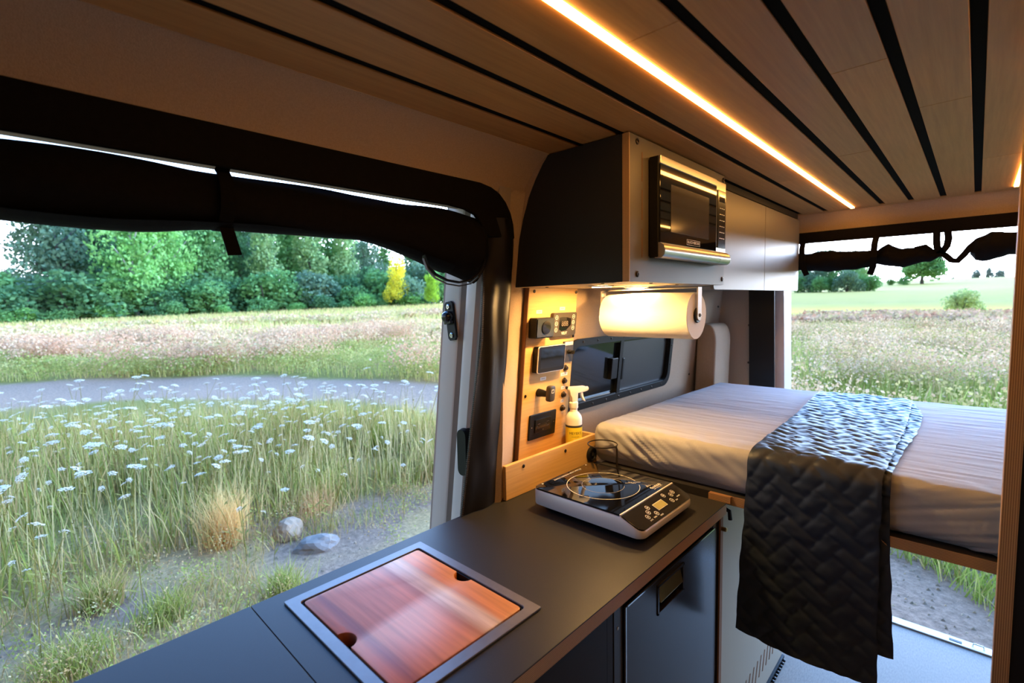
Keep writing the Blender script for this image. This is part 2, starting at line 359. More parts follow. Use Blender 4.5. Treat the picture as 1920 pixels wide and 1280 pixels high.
b = MB(); b.loft([[(xa,2.80,z),(xa,2.93,z),(xa+.10,2.93,z),(xa+.13,2.80,z)] for z, xa in ((-.1,.66),(1.77,.66))])
b.box(.64, .76, 2.74, 2.80, -.02, 1.78)
tag(b.build('trim_6', M['paint'], org=(.7, 2.87, 0)), 'white painted rear door frame on the far side', kind='structure')
# rounded rib of the side wall next to the rear pillar
b = MB()
pol = [(-1.09,-.02),(-.945,-.02),(-.945,.95),(-.936,1.25)] + [(-.976+.040*math.cos(a), 1.25+.085*math.sin(a)) for a in (.3,.6,.9,1.2,1.5)] + [(-1.03,1.337)]
b.loft([[(x, y, z) for x, z in pol] for y in (2.455, 2.66)])
tag(b.build('trim_7', M['fabric'], org=(-1, 2.5, 0), bevel=.01, smooth=50), 'round-topped fabric rib on the side wall by the rear corner', kind='structure')
# jamb of the sliding door: pressed-steel profile standing outside the counter, leaning outwards at the bottom
def jx(z): return -1.182 - .146*(1.475-z)          # outer edge
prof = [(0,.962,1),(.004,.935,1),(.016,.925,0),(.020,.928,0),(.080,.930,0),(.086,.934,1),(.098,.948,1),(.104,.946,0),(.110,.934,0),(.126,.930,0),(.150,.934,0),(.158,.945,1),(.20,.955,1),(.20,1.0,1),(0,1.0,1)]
zz = [-.35,0,.4,.7,.9,1.1,1.3,1.475,1.6,1.70,1.79]
b = MB()
rings = [[(jx(min(z,1.6)) + u*(1.0) + (.10*max(0,z-1.6)), y, z) for u, y, _ in prof] for z in zz]
n = len(prof); vs = [p for r in rings for p in r]
for i in range(len(zz)-1):
    for j in range(n):
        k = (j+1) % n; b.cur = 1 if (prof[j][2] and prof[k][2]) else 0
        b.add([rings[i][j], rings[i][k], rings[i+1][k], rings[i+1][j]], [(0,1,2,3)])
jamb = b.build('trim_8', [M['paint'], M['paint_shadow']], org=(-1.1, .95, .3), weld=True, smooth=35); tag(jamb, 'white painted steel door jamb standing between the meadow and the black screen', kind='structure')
for z, o_ in ((1.02, 0), (.62, 0)):
    b = MB(); xx = jx(z)+.158
    b.prism(rrect(-.028, .02, -.075, .075, .02, 4), lambda p: (xx+p[0]-.10*p[1]*0, .945, z+p[1]), lambda p: (xx+p[0]*.8, .918, z+p[1]*.92)); b.build('bumper', M['black_plastic'], jamb, smooth=40)
# window in the side wall
def wp(y, z, o=0.0): return (wx(z)+o, y, z)
win = bpy.data.objects.new('window_1', None); COL.objects.link(win); win.location = wp(1.77, 1.19); ORG['window_1'] = Vector(wp(1.77, 1.19)); tag(win, 'small dark sliding window with black frame in the side wall', kind='structure')
def ringframe(b, o, i, d0, d1):
    n = len(o)
    vs = [wp(*p, d0) for p in o] + [wp(*p, d1) for p in o] + [wp(*p, d1) for p in i] + [wp(*p, d0) for p in i]
    fs = []
    for k in range(n):
        l_ = (k+1) % n
        for a in range(4):
            c = (a+1) % 4; fs.append((a*n+k, a*n+l_, c*n+l_, c*n+k))
    b.add(vs, fs)
b = MB(); ringframe(b, rrect(WY0-.012, WY1+.012, WZ0-.014, WZ1+.014, .055), rrect(WY0+.014, WY1-.014, WZ0+.012, WZ1-.012, .040), -.004, .010); b.build('frame', M['black_plastic'], win, smooth=40)
b = MB(); ringframe(b, rrect(WY0+.010, WY1-.010, WZ0+.010, WZ1-.010, .042), rrect(WY0+.020, WY1-.020, WZ0+.018, WZ1-.018, .036), -.012, .004); b.build('inner_frame', M['black_gloss'], win, smooth=40)
for (a, c, nm) in ((WY0+.016, 1.725, 'pane'), (1.715, WY1-.016, 'pane')):
    b = MB(); pol = rrect(a, c, WZ0+.015, WZ1-.015, .01); b.prism(pol, lambda p: wp(*p, -.016), lambda p: wp(*p, -.010)); b.build(nm, M['glass_win'] if a < 1.6 else mat('window_fly_mesh', (.030,.031,.033), .35, spec=.4, bump=.3, bscale=900), win)
b = MB(); b.loft([[wp(1.712,z,-.012),wp(1.735,z,-.012),wp(1.735,z,.006),wp(1.712,z,.006)] for z in (WZ0+.012, WZ1-.012)]); b.build('mullion', M['black_plastic'], win)
b = MB(); b.loft([[wp(1.655,z,-.010),wp(1.70,z,-.010),wp(1.70,z,.009),wp(1.655,z,.009)] for z in (1.15, 1.235)]); b.loft([[wp(1.735,z,-.010),wp(1.75,z,-.010),wp(1.75,z,.009),wp(1.735,z,.009)] for z in (1.14, 1.23)]); b.build('latch', M['black_plastic'], win, bevel=.003)
for (y, z) in [(WY0+.07+i*.093, WZ0-.002) for i in range(8)] + [(WY0+.07+i*.093, WZ1+.002) for i in range(8)] + [(WY1-.001, 1.16), (WY1-.001, 1.25)]:
    screw(win, wp(y, z, .010), (1,0,0), M['screw'], .0045, .002)

# ================================================================== SCREEN ROLLED UP OVER THE SLIDING DOOR
scr = thing('door_screen', (-.97, .9, .9), 'long black mesh screen rolled up and strapped under the sliding door header', 'screen')
b = MB(); pol = [(-.29,1.704),(.78,1.704),(.83,1.700),(.865,1.690),(.885,1.670),(.895,1.640),(1.012,1.640),(1.008,1.68),(.998,1.71),(.980,1.737),(.955,1.758),(.925,1.770),(.885,1.776),(-.29,1.776)]
b.prism(pol, lambda p: (-.946, p[0], p[1]), lambda p: (-.958, p[0], p[1])); b.build('header_band', M['screen_mesh'], scr, bevel=.004)
zip_l = [(.886,.803),(.987,.822),(1.185,.858),(1.357,.893),(1.474,.902),(1.634,.910),(1.70,.905)]
edge_r = [(.886,.932),(1.011,.960),(1.164,.980),(1.35,1.0),(1.5,1.016),(1.566,1.024),(1.63,1.024),(1.70,1.010)]
def lerp_tab(t, z):
    if z <= t[0][0]: return t[0][1]
    for (a, u), (c, v) in zip(t[:-1], t[1:]):
        if z <= c: return u+(v-u)*(z-a)/(c-a)
    return t[-1][1]
def strip_fn(off):
    def f(u, v):
        z = .9015 + v*.79
        y0, y1 = lerp_tab(zip_l, z), lerp_tab(edge_r, z)
        y = y0 + (y1-y0)*u
        x = -.968 + .010*math.sin(math.pi*u) + .006*noise.noise(Vector((u*3, z*7, 1))) + .004*math.sin(u*9+z*9)*math.sin(math.pi*u) + max(0, z-1.55)*.12 - .012*(u > .98)
        return (x+off, y, z)
    return f
b = MB(); b.grid(strip_fn(0), 18, 50); b.grid(strip_fn(-.004), 18, 50, True); b.build('side_strip', M['black_vinyl'], scr, smooth='all', fix=False)
b = MB(); b.tube([(-.966 + max(0,z-1.55)*.12, lerp_tab(zip_l, z)-.001, z) for z in np.linspace(.9015, 1.69, 30)], .0022, 6); zp = b.build('zipper', M['zip'], scr, smooth=True)
b = MB()
for i in range(150):
    z = .902 + .746*i/149; b.box(-.968+max(0,z-1.55)*.12, -.9625+max(0,z-1.55)*.12, lerp_tab(zip_l, z)-.0045, lerp_tab(zip_l, z)+.002, z, z+.0026)
tag(b.build('zipper_teeth', M['zip'], zp), kind='stuff')
# the roll
def rollp(t):
    y = -.285 + t*1.185
    d = max(0, (y-.55)/.35); zc = 1.652 - .040*d**1.6 + .006*math.sin(y*5)
    r = .048 + .004*math.sin(y*7+1) + .003*math.sin(y*17) + .026*max(0, min(1, d))
    return y, zc, r
rings = []
for i in range(91):
    y, zc, r = rollp(i/90); tw = y*4
    ring = []
    for k in range(28):
        a = 2*math.pi*k/28
        q = r*(1 + .07*math.cos(2*a+tw) + .05*noise.noise(Vector((math.cos(a)*2, math.sin(a)*2, y*6))) + .03*math.cos(a*5+y*9))
        ring.append((-1.0 + q*.85*math.cos(a), y, zc + q*math.sin(a)*1.04))
    rings.append(ring)
b = MB(); b.loft(rings); roll = b.build('roll', M['screen_mesh'], scr, smooth='all')
# loose edge of the roll: an overlapping flap that hangs a little lower
def flap(u, v):
    y = -.28 + 1.08*u; _, zc, r = rollp(min(1, (y+.285)/1.185)); a = math.radians(-200 + 150*v)
    q = r*1.10 + .006*math.sin(y*9)*v + .004*noise.noise(Vector((y*8, v*4, 3)))
    return (-1.0 + q*.9*math.cos(a), y, zc + q*math.sin(a) - .004*v)
b = MB(); b.grid(flap, 80, 10); b.build('flap', M['screen_mesh'], roll, smooth='all', fix=False)
# straps round the roll
def strap_at(y, tail, nm='strap'):
    b = MB(); _, zc, r = rollp((y+.285)/1.185); w_ = .0115
    pts = [(-.955, 1.712)] + [(-1.0 + (r+.009)*.95*math.cos(math.radians(a)), zc + (r+.009)*math.sin(math.radians(a))) for a in range(60, -121, -12)]
    vs = [(x, y+s, z) for x, z in pts for s in (-w_, w_)] + [(x-.002, y+s, z-.002) for x, z in pts for s in (-w_, w_)]
    n = len(pts); fs = [(2*i,2*i+1,2*i+3,2*i+2) for i in range(n-1)] + [(2*n+2*i,2*n+2*i+2,2*n+2*i+3,2*n+2*i+1) for i in range(n-1)]
    b.add(vs, fs); x0 = -.985; zt = zc-r-.004
    b.add([(x0,y-w_,zt+.02),(x0,y+w_,zt+.02),(x0+.008,y+w_+tail*.014,zt-.05),(x0+.008,y-w_+tail*.014,zt-.052),(x0-.003,y-w_,zt+.02),(x0-.003,y+w_,zt+.02),(x0+.005,y+w_+tail*.014,zt-.05),(x0+.005,y-w_+tail*.014,zt-.052)], [(0,1,2,3),(7,6,5,4),(0,3,7,4),(1,5,6,2),(3,2,6,7)])
    return b.build(nm, M['strap'], scr, fix=False)
strap_at(.288, 1)
# drooping end of the roll with the loose zipper loop
b = MB()
lp = [(-.968,.712,1.580),(-.966,.720,1.556),(-.962,.740,1.535),(-.958,.772,1.521),(-.953,.808,1.516),(-.949,.842,1.522),(-.947,.868,1.539),(-.947,.886,1.566),(-.950,.900,1.61)]
b.tube(lp, [(.0025,.008)]*len(lp), 8); lo = b.build('loose_edge', M['black_vinyl'], scr, smooth=True)
b = MB(); L = [Vector(p) for p in lp]
for i in range(len(L)-1):
    for k in range(9):
        p = L[i].lerp(L[i+1], k/9); b.box(p.x-.004, p.x+.004, p.y-.0012, p.y+.0012, p.z-.0105, p.z-.0075)
tag(b.build('zipper_teeth', M['zip'], lo), kind='stuff')
# roll of gauze seen above the loop
st = thing('striker_plate', (-1.13, .93, 1.37), 'small black striker plate with two bolts on the white door jamb', 'striker plate')
Mz = frame((-1.130, .9275, 1.412), (1,0,.146), (-.146,0,1))
pol = [(-.019,-.050),(-.012,-.058),(.012,-.058),(.019,-.050),(.019,.050),(.012,.058),(-.012,.058),(-.019,.050)]
b = MB(); b.prism(pol, lambda p: Mz @ Vector((p[0],p[1],0)), lambda p: Mz @ Vector((p[0],p[1],.008))); b.build('plate', M['black_plastic'], st, bevel=.0015)
for z in (.042, -.043):
    screw(st, tuple(Mz @ Vector((0, z, .008))), tuple(Mz.to_3x3() @ Vector((0,0,1))), M['chrome'], .008, .004, 'bolt')
b = MB(); b.lathe([(0,0),(.017,0),(.019,.010),(.014,.020),(.008,.024),(0,.024)], Mz @ Matrix.Translation((0,.012,.008)), 14); b.build('catch', M['black_gloss'], st, smooth=True)
b = MB(); b.obox(Mz @ Matrix.Translation((0,-.004,.014)), .030, .010, .014); b.build('catch_tongue', M['black_gloss'], st, bevel=.002)

# ================================================================== CEILING CABINET WITH MICROWAVE
XF = -.610; CY = 1.053; CZ = 1.507
mc = thing('microwave_cabinet', (-.8, 1.35, CZ), 'dark overhead cabinet with plywood edge holding the microwave', 'cabinet')
zz = [CZ, 1.56, 1.62, 1.66, 1.70, 1.73, 1.757, 1.78, 1.80, 1.82, 1.835, 1.858]
pol = [(wx(z)+.002, z) for z in zz] + [(-.629, 1.858), (-.629, CZ)]
b = MB(); b.prism(pol, lambda p: (p[0], CY, p[1]), lambda p: (p[0], CY+.018, p[1])); b.build('side_panel', M['laminate'], mc)
pol = pol[:-2] + [(-.646,1.858),(-.646,CZ)]
b = MB(); b.prism(pol, lambda p: (p[0], 1.637, p[1]), lambda p: (p[0], 1.655, p[1])); b.build('side_panel', M['laminate'], mc)
FY1 = 1.658
b = MB(); b.box(-.628, XF, CY+.0025, 1.148, CZ, 1.858); b.box(-.628, XF, 1.588, FY1, CZ, 1.858); b.box(-.628, XF, 1.148, 1.588, CZ, 1.572); b.box(-.628, XF, 1.148, 1.588, 1.812, 1.858)
fp = b.build('front_panel', M['laminate_grey'], mc)
b = MB(); b.box(-.628, XF, CY, CY+.0025, CZ, 1.858); b.build('plywood_edge', M['ply_x'], fp)
for z0, z1 in ((1.749,1.828),(1.656,1.738),(1.564,1.643)):
    b = MB(); b.prism(rrect(1.1130, 1.1165, z0+.004, z1-.004, .0017, 3), lambda p: (XF-.004, *p), lambda p: (XF+.0006, *p)); b.build('vent_slot', M['slot'], fp)
for p in ((1.091,1.844),(1.091,1.526),(1.643,1.843),(1.643,1.526)): screw(fp, (XF, *p), (1,0,0), M['screw'], .0075, .0035)
b = MB(); b.box(wx(CZ)+.004, -.629, CY+.018, 1.637, CZ, CZ+.014); bp_ = b.build('bottom_panel', mat('pale_bottom_laminate', (.50,.45,.38), .5), mc)
for p in ((-.70,1.075),(-.63,1.2),(-.93,1.13),(-.66,1.42),(-.9,1.38)): screw(bp_, (p[0], p[1], CZ), (0,0,-1), M['screw'], .005, .002)
for (x, y, lab) in ((-.80, 1.223, 'round glowing downlight under the cabinet nearest the control panel'), (-.808, 1.44, 'round glowing downlight under the cabinet directly above the paper towels')):
    t = thing('downlight', (x, y, CZ), lab, 'downlight', 'downlights under the cabinet')
    b = MB(); nb = 28; pb = [(.0285,-.0003),(.037,-.0003),(.038,-.003),(.034,-.005),(.0285,-.0045),(.0285,-.0003)]
    b.loft([[(x+r_*math.cos(k*2*math.pi/nb), y+r_*math.sin(k*2*math.pi/nb), CZ+z_) for k in range(nb)] for r_, z_ in pb], cap=False); b.build('bezel', M['white_metal'], t, smooth=True)
    b = MB(); b.lathe([(0,-.0015),(.028,-.0015),(.028,-.0035),(0,-.004)], Tm(x,y,CZ), 28); b.build('lens', M['puck'], t)

mw = thing('microwave_oven', (-.7, 1.37, 1.567), 'black and steel microwave oven set into the overhead cabinet', 'microwave')
MX = -.578; y0, y1, z0, z1 = 1.146, 1.590, 1.566, 1.818
b = MB(); b.box(-.88, -.608, 1.150, 1.586, 1.574, 1.811); b.build('body', M['black_plastic'], mw)
b = MB(); b.box(-.608, MX-.004, y0, 1.508, z0+.002, z1); door = b.build('door', M['black_plastic'], mw, bevel=.003)
b = MB(); b.box(MX-.006, MX, y0+.002, 1.508, 1.605, 1.797); b.build('door_glass', M['glass_black'], door, bevel=.001)
b = MB(); b.box(MX-.0005, MX+.0006, 1.205, 1.45, 1.635, 1.755); b.build('window', mat('microwave_window_mesh', (.035,.03,.026), .12, spec=.6), door)
b = MB(); b.box(MX-.006, MX+.001, y0+.001, 1.508, 1.797, z1); b.build('top_trim', M['steel'], door, bevel=.002)
b = MB(); pol = [(MX-.014,1.567),(MX+.004,1.567),(MX+.012,1.574),(MX+.014,1.585),(MX+.010,1.598),(MX,1.605),(MX-.014,1.605)]
b.prism(pol, lambda p: (p[0], y0+.001, p[1]), lambda p: (p[0], 1.507, p[1])); b.build('handle_bar', M['steel'], door, smooth=50)
Mt = frame((MX+.0006, 1.345, 1.617), (0,1,0), (0,0,1))
text('badge', 'BLACK+DECKER', .0105, Mt, M['print'], door)
b = MB()
for q in ((1.302,1.388,1.6235,1.6243),(1.302,1.388,1.6095,1.6103),(1.302,1.3028,1.6095,1.6243),(1.3872,1.388,1.6095,1.6243)): b.box(MX-.0002, MX+.0005, *q)
b.build('badge_frame', M['print'], door)
b = MB(); b.box(-.608, MX-.003, 1.510, y1, z0+.002, z1); cp = b.build('control_column', M['steel'], mw, bevel=.002)
b = MB(); pol2 = [(x, z) for x, z in pol]; b.prism(pol2, lambda p: (p[0], 1.509, p[1]), lambda p: (p[0], y1, p[1])); b.build('column_foot', M['steel'], cp, smooth=50)
b = MB(); b.box(MX-.004, MX, 1.521, 1.582, 1.617, 1.790); b.build('keypad', M['black_gloss'], cp, bevel=.001)
b = MB(); b.box(MX-.001, MX+.0006, 1.530, 1.574, 1.755, 1.777); b.build('display', M['glass_black'], cp)
for i in range(6):
    for j in range(3):
        b = MB(); yy = 1.532+j*.0145; zq = 1.735-i*.018; b.box(MX-.0005, MX+.0007, yy, yy+.010, zq, zq+.0022); b.build('key', M['print'], cp)

oc = thing('overhead_cabinet', (-.8, 2.15, 1.492), 'pale grey two-door overhead cabinet behind the microwave, above the bed', 'cabinet')
b = MB(); b.box(-.985, -.642, 1.66, 2.66, 1.505, 1.86); b.build('carcass', M['laminate_grey'], oc)
b = MB(); b.box(-.642, -.636, 1.66, 2.66, 1.835, 1.858); b.build('top_rail', M['laminate'], oc)
M['door_face'] = mat('taupe_door_laminate', (.165,.14,.11), .40, spec=.5)
for i, (a, c) in enumerate(((1.625, 2.151), (2.154, 2.668))):
    b = MB(); pol = rrect(a, c, 1.492, 1.828, .012, 4, (1 if i == 0 else 0, 1 if i else 0, 0, 0))
    b.prism(pol, lambda p: (-.641, *p), lambda p: (-.6295, *p)); b.build('door', M['door_face'], oc, bevel=.001)

# paper towels: the roll hangs across the van under the cabinet
ht = thing('towel_holder', (-.606, 1.46, 1.416), 'white metal arm bracket holding the paper towel roll under the cabinet', 'towel holder')
RY, RZ, RR = 1.46, 1.413, .071
pol = [(-.014,1.495),(.014,1.495),(.014,RZ)] + [(.016*math.cos(a), RZ-.016*math.sin(a)) for a in np.linspace(0, math.pi, 9)] + [(-.014,RZ)]
b = MB(); b.prism(pol, lambda p: (-.610, RY+p[0], p[1]), lambda p: (-.606, RY+p[0], p[1])); b.build('arm', M['white_metal'], ht)
b = MB(); b.box(-.93, -.606, RY-.014, RY+.014, 1.495, 1.4985); b.box(-.95, -.946, RY-.014, RY+.014, RZ-.014, 1.4985); b.box(-.95,-.92,RY-.014,RY+.014,1.495,1.4985); b.build('top_bar', M['white_metal'], ht)
for y in (RY-.012, RY+.012): pass
b = MB(); b.lathe([(0,0),(.022,0),(.024,-.004),(.022,-.008),(0,-.008)], Tm(-.610,RY,RZ,(1,0,0)), 20); b.build('hub', M['black_plastic'], ht, smooth=True)
screw(ht, (-.606, RY, RZ), (1,0,0), M['screw'], .0055, .003)
tr = thing('paper_towel_roll', (-.76, RY, RZ-RR), 'white paper towel roll hanging under the overhead cabinet', 'paper towels')
def rr(a, x): return RR + .0012*math.sin(a*3+x*20)
b = MB()
rings = []
for i in range(13):
    x = -.918 + i*(.302/12); rings.append([(x, RY + rr(k*2*math.pi/48, x)*math.cos(k*2*math.pi/48), RZ + rr(k*2*math.pi/48, x)*math.sin(k*2*math.pi/48)) for k in range(48)])
r_in = [[(x, RY+.0225*math.cos(k*2*math.pi/48), RZ+.0225*math.sin(k*2*math.pi/48)) for k in range(48)] for x in (-.616, -.918)]
b.loft(rings + r_in + [rings[0]], cap=False); b.build('paper', M['paper'], tr, smooth=50, fix=True, weld=True)
def lo_sheet(off):
    def f(u, v):
        x = -.918+.302*u; ang = math.radians(-100 + 100*(1-v)) ; q = RR+.0022+off
        return (x, RY+q*math.cos(ang+math.pi)*-1 if False else RY - q*math.cos(ang*0.9)*1.0, RZ + q*math.sin(ang*0.9) - .004*math.sin(u*14)*max(0, v-.85))
    return f
b = MB(); b.grid(lo_sheet(0), 24, 14); b.grid(lo_sheet(-.0008), 24, 14, True); b.build('loose_sheet', M['paper'], tr, smooth='all', fix=False)
b = MB(); b.lathe([(.0215,0),(.0225,0),(.0225,-.298),(.0215,-.298),(.0215,0)], Tm(-.617,RY,RZ,(1,0,0)), 24); b.build('cardboard_core', mat('cardboard', (.35,.24,.14), .8), tr, smooth=True)

# ================================================================== BAMBOO CONTROL PANEL
def pf(y, z, o=0.0): return (-.990-.11*(1.505-z)+o, y, z)
PN = (1, 0, -.11)
cpn = thing('control_panel', (-1.05, 1.24, .91), 'bamboo board with switches, displays and an outlet under the overhead cabinet', 'control panel')
b = MB(); pol = [(1.119,.912),(1.366,.912),(1.366,1.506),(1.119,1.506)]; b.prism(pol, lambda p: pf(*p), lambda p: pf(*p,-.016)); board = b.build('board', M['bamboo'], cpn)
b = MB(); b.prism([(1.1165,.912),(1.1192,.912),(1.1192,1.506),(1.1165,1.506)], lambda p: pf(*p,-.0005), lambda p: pf(*p,-.016)); b.build('plywood_edge', M['slot'], board)  # dark brown strip: the shade on the board's side edge, put into its colour
for y, z in ((1.142,1.496),(1.359,1.494),(1.132,1.165),(1.362,1.344)): screw(board, pf(y,z), PN, M['screw'], .0055, .0025)
def pbox(b, y0, y1, z0, z1, o0, o1, r=0):
    pol = rrect(y0,y1,z0,z1,r,4) if r else [(y0,z0),(y1,z0),(y1,z1),(y0,z1)]
    b.prism(pol, lambda p: pf(*p,o0), lambda p: pf(*p,o1)); return b
def pM(y, z, o): return frame(pf(y,z,o), (0,1,0), (.11,0,1))
# socket with clear cover
b = MB(); pbox(b, 1.128,1.214,1.350,1.414,0,.030,.006); sk = b.build('covered_socket', M['black_plastic'], cpn, smooth=40); sk['label'] = 'small black socket under a clear hinged cover'
b = MB(); pbox(b, 1.131,1.212,1.354,1.411,.030,.033,.004); b.build('cover', mat('clear_smoked_cover', (.035,.04,.05), .12, spec=.6), sk, smooth=40)
b = MB(); b.lathe([(0,0),(.021,0),(.021,.003),(.017,.0035),(0,.0036)], pM(1.172,1.383,.033), 20); b.build('dial', M['black_gloss'], sk, smooth=True)
# heater controller
b = MB(); pbox(b, 1.230,1.354,1.349,1.427,0,.014,.008); hc = b.build('heater_controller', M['grey_plastic'], cpn, smooth=40); hc['label'] = 'square brown-grey heater controller with round icons'
pol = [(1.262,1.372)] + [(1.262+.062*k/8, 1.400+.012*math.sin(math.pi*(.35+.5*k/8))) for k in range(9)] + [(1.324,1.384),(1.30,1.368),(1.275,1.366)]
b = MB(); b.prism(pol, lambda p: pf(*p,.0135), lambda p: pf(*p,.0146)); b.build('display', M['glass_black'], hc)
text('digits', '888', .024, pM(1.291,1.389,.0147), mat('dim_digits', (.12,.10,.09), .5), hc)
text('logo', '\u25b2VELIT' if False else 'VELIT', .0125, pM(1.291,1.358,.0144) @ Matrix.Shear('XZ',4,(0,0)), M['print'], hc)
for y, z in ((1.246,1.411),(1.246,1.391),(1.246,1.371),(1.337,1.412),(1.337,1.393),(1.337,1.374)):
    b = MB(); Mq = pM(y,z,.0140); n = 20
    vs = [Mq @ Vector((r*math.cos(k*2*math.pi/n), r*math.sin(k*2*math.pi/n), .0006)) for r in (.0072,.0058) for k in range(n)]
    b.add(vs, [(k,(k+1)%n,n+(k+1)%n,n+k) for k in range(n)]); b.add([Mq @ Vector(v) for v in ((-.003,-.0008,.0006),(.003,-.0008,.0006),(.003,.0008,.0006),(-.003,.0008,.0006))], [(0,1,2,3)])
    b.build('icon', M['print'], hc, fix=False)
# touch display
b = MB(); pbox(b, 1.156,1.292,1.237,1.322,0,.020,.007); td = b.build('touch_display', M['black_plastic'], cpn, smooth=40); td['label'] = 'dark tablet-like touch display with a thin pale rim'
b = MB(); pbox(b, 1.155,1.293,1.236,1.323,.020,.0235,.008); b.build('rim', M['silver'], td, smooth=40)
b = MB(); pbox(b, 1.157,1.291,1.238,1.321,.0235,.0245,.007); b.build('bezel', M['black_gloss'], td, smooth=40)
b = MB(); pbox(b, 1.166,1.283,1.250,1.314,.0243,.0249); b.build('screen', mat('tablet_glass', (.006,.008,.012), .06, spec=.7), td)
# switch plate
b = MB(); pbox(b, 1.307,1.362,1.256,1.328,0,.005,.003); sw = b.build('switch_plate', M['grey_plastic'], cpn, smooth=40); sw['label'] = 'dark upright switch plate with a stubby toggle'
b = MB(); b.tube([pf(1.335,1.291,.004), pf(1.335,1.291,.024), pf(1.338,1.291,.030)], [.008,.0065,.006], 12); b.build('toggle', M['black_gloss'], sw, smooth=True)
b = MB(); pbox(b, 1.314,1.358,1.314,1.326,.005,.0054); b.build('label_sticker', M['print'], sw)
for z in (1.236,1.191,1.142,1.094):
    b = MB(); b.lathe([(.0105,0),(.0115,.002),(.0105,.004),(.008,.0055),(.0075,.009),(.006,.011),(0,.0115)], pM(1.329,z,0), 18); bt = b.build('push_button', M['screw'], cpn, smooth=40)
b = MB(); b.lathe([(.0055,0),(.0055,.003),(0,.004)], pM(1.347,1.163,0), 14); b.build('indicator', M['black_gloss'], cpn, smooth=True)
for y, z, hw in ((1.172,1.432,.014),(1.290,1.440,.014),(1.327,1.214,.019),(1.327,1.166,.011),(1.327,1.119,.009),(1.215,1.212,.015)):
    b = MB(); pbox(b, y-hw,y+hw,z-.0055,z+.0055,0,.0005); s_ = b.build('label_sticker', M['print'], cpn)
    b = MB(); pbox(b, y-hw*.6,y+hw*.6,z-.0012,z+.0012,.0004,.0007); b.build('sticker_print', mat('faint_print', (.35,.33,.3), .6) if 'faint_print' not in bpy.data.materials else bpy.data.materials['faint_print'], s_)
# battery switch: shaft with a paddle at its end
b = MB(); b.tube([pf(1.196,1.168,0), pf(1.196,1.168,.018), pf(1.196,1.166,.040)], [.014,.012,.009], 14); bs = b.build('rotary_switch', M['black_plastic'], cpn, smooth=40); bs['label'] = 'black shaft switch with an upright paddle'
b = MB(); pbox(b, 1.184,1.212,1.144,1.196,.040,.058,.009); b.build('paddle', M['grey_plastic'], bs, bevel=.003, smooth=40)
b = MB(); pbox(b, 1.192,1.204,1.172,1.184,.058,.0585); b.build('paddle_mark', M['print'], bs)
b = MB(); pbox(b, 1.194,1.202,1.174,1.182,.0584,.0588); b.build('paddle_mark', M['grey_plastic'], bs)
# outlet
b = MB(); pbox(b, 1.156,1.292,1.012,1.097,0,.006,.004); ol = b.build('outlet', M['black_plastic'], cpn, bevel=.0015); ol['label'] = 'wide black double power outlet'
b = MB(); pbox(b, 1.182,1.262,1.034,1.078,.006,.009,.002); b.build('outlet_insert', M['black_gloss'], ol)
for y, z, a, c in ((1.199,1.062,.006,.0012),(1.199,1.048,.006,.0012),(1.245,1.064,.006,.0012),(1.245,1.050,.006,.0012)):
    b = MB(); pbox(b, y-a,y+a,z-c,z+c,.009,.0094); b.build('slot', M['grey_plastic'], ol)
for y, z in ((1.192,1.055),(1.237,1.057),(1.167,1.055),(1.282,1.055),(1.222,1.040)):
    b = MB(); b.lathe([(0,.0002),(.0022,.0002),(.0018,.001),(0,.001)], pM(y,z,.0088 if 1.18<y<1.265 else .006), 10); b.build('pin_hole', M['chrome'] if not 1.18<y<1.265 else M['grey_plastic'], ol)

# shelf box under the panel
sb = thing('shelf_box', (-1.0, 1.18, .9), 'low bamboo shelf box on the counter at the foot of the control panel', 'shelf')
b = MB(); b.box(-.9595,-.947,.955,1.412,.9005,1.0); fb = b.build('front_board', M['bamboo'], sb, bevel=.001, seg=1)
b = MB(); b.box(-1.055,-.9597,1.400,1.412,.9005,1.0); b.build('end_board', M['bamboo'], sb, bevel=.001, seg=1)
b = MB(); b.box(-1.055,-.9597,1.13,1.3998,.9005,.910); b.build('bottom_board', M['bamboo'], sb)
for y, z in ((1.03,.983),(1.232,.981)): screw(fb, (-.947,y,z), (1,0,0), M['screw'], .0055, .0025)
b = MB(); b.lathe([(.026,0),(.026,.006),(.022,.010),(.018,.010),(.017,.005),(0,.005)], Tm(-.947,1.375,.936,(1,0,0)), 24); so = b.build('round_socket', M['black_plastic'], fb, smooth=40)
b = MB(); b.lathe([(0,.005),(.009,.005),(.008,.009),(0,.0095)], Tm(-.947,1.375,.936,(1,0,0)), 14); b.build('socket_core', M['chrome'], fb, smooth=True)
# spray bottle standing in it
BX, BY, BZ = -1.001, 1.352, .9105
sp = thing('spray_bottle', (BX, BY, BZ), 'white spray bottle with yellow label standing in the bamboo shelf box', 'spray bottle')
b = MB(); b.lathe([(0,0),(.026,0),(.0285,.004),(.0285,.146),(.0265,.156),(.020,.166),(.0135,.172),(.0125,.185),(0,.185)], Tm(BX,BY,BZ), 28); bo = b.build('bottle', M['bottle'], sp, smooth=40)
b = MB(); b.lathe([(.0288,.012),(.0290,.012),(.0290,.120),(.0288,.120)], Tm(BX,BY,BZ), 28); b.build('label_wrap', M['label_yellow'], bo, smooth=40)
b = MB(); b.lathe([(.0291,.120),(.0293,.120),(.0293,.127),(.0291,.127)], Tm(BX,BY,BZ), 28); b.build('label_band', M['ink'], bo, smooth=40)
cd = Vector((0.60,-0.80,0)).normalized(); tx = Vector((.80,.60,0))
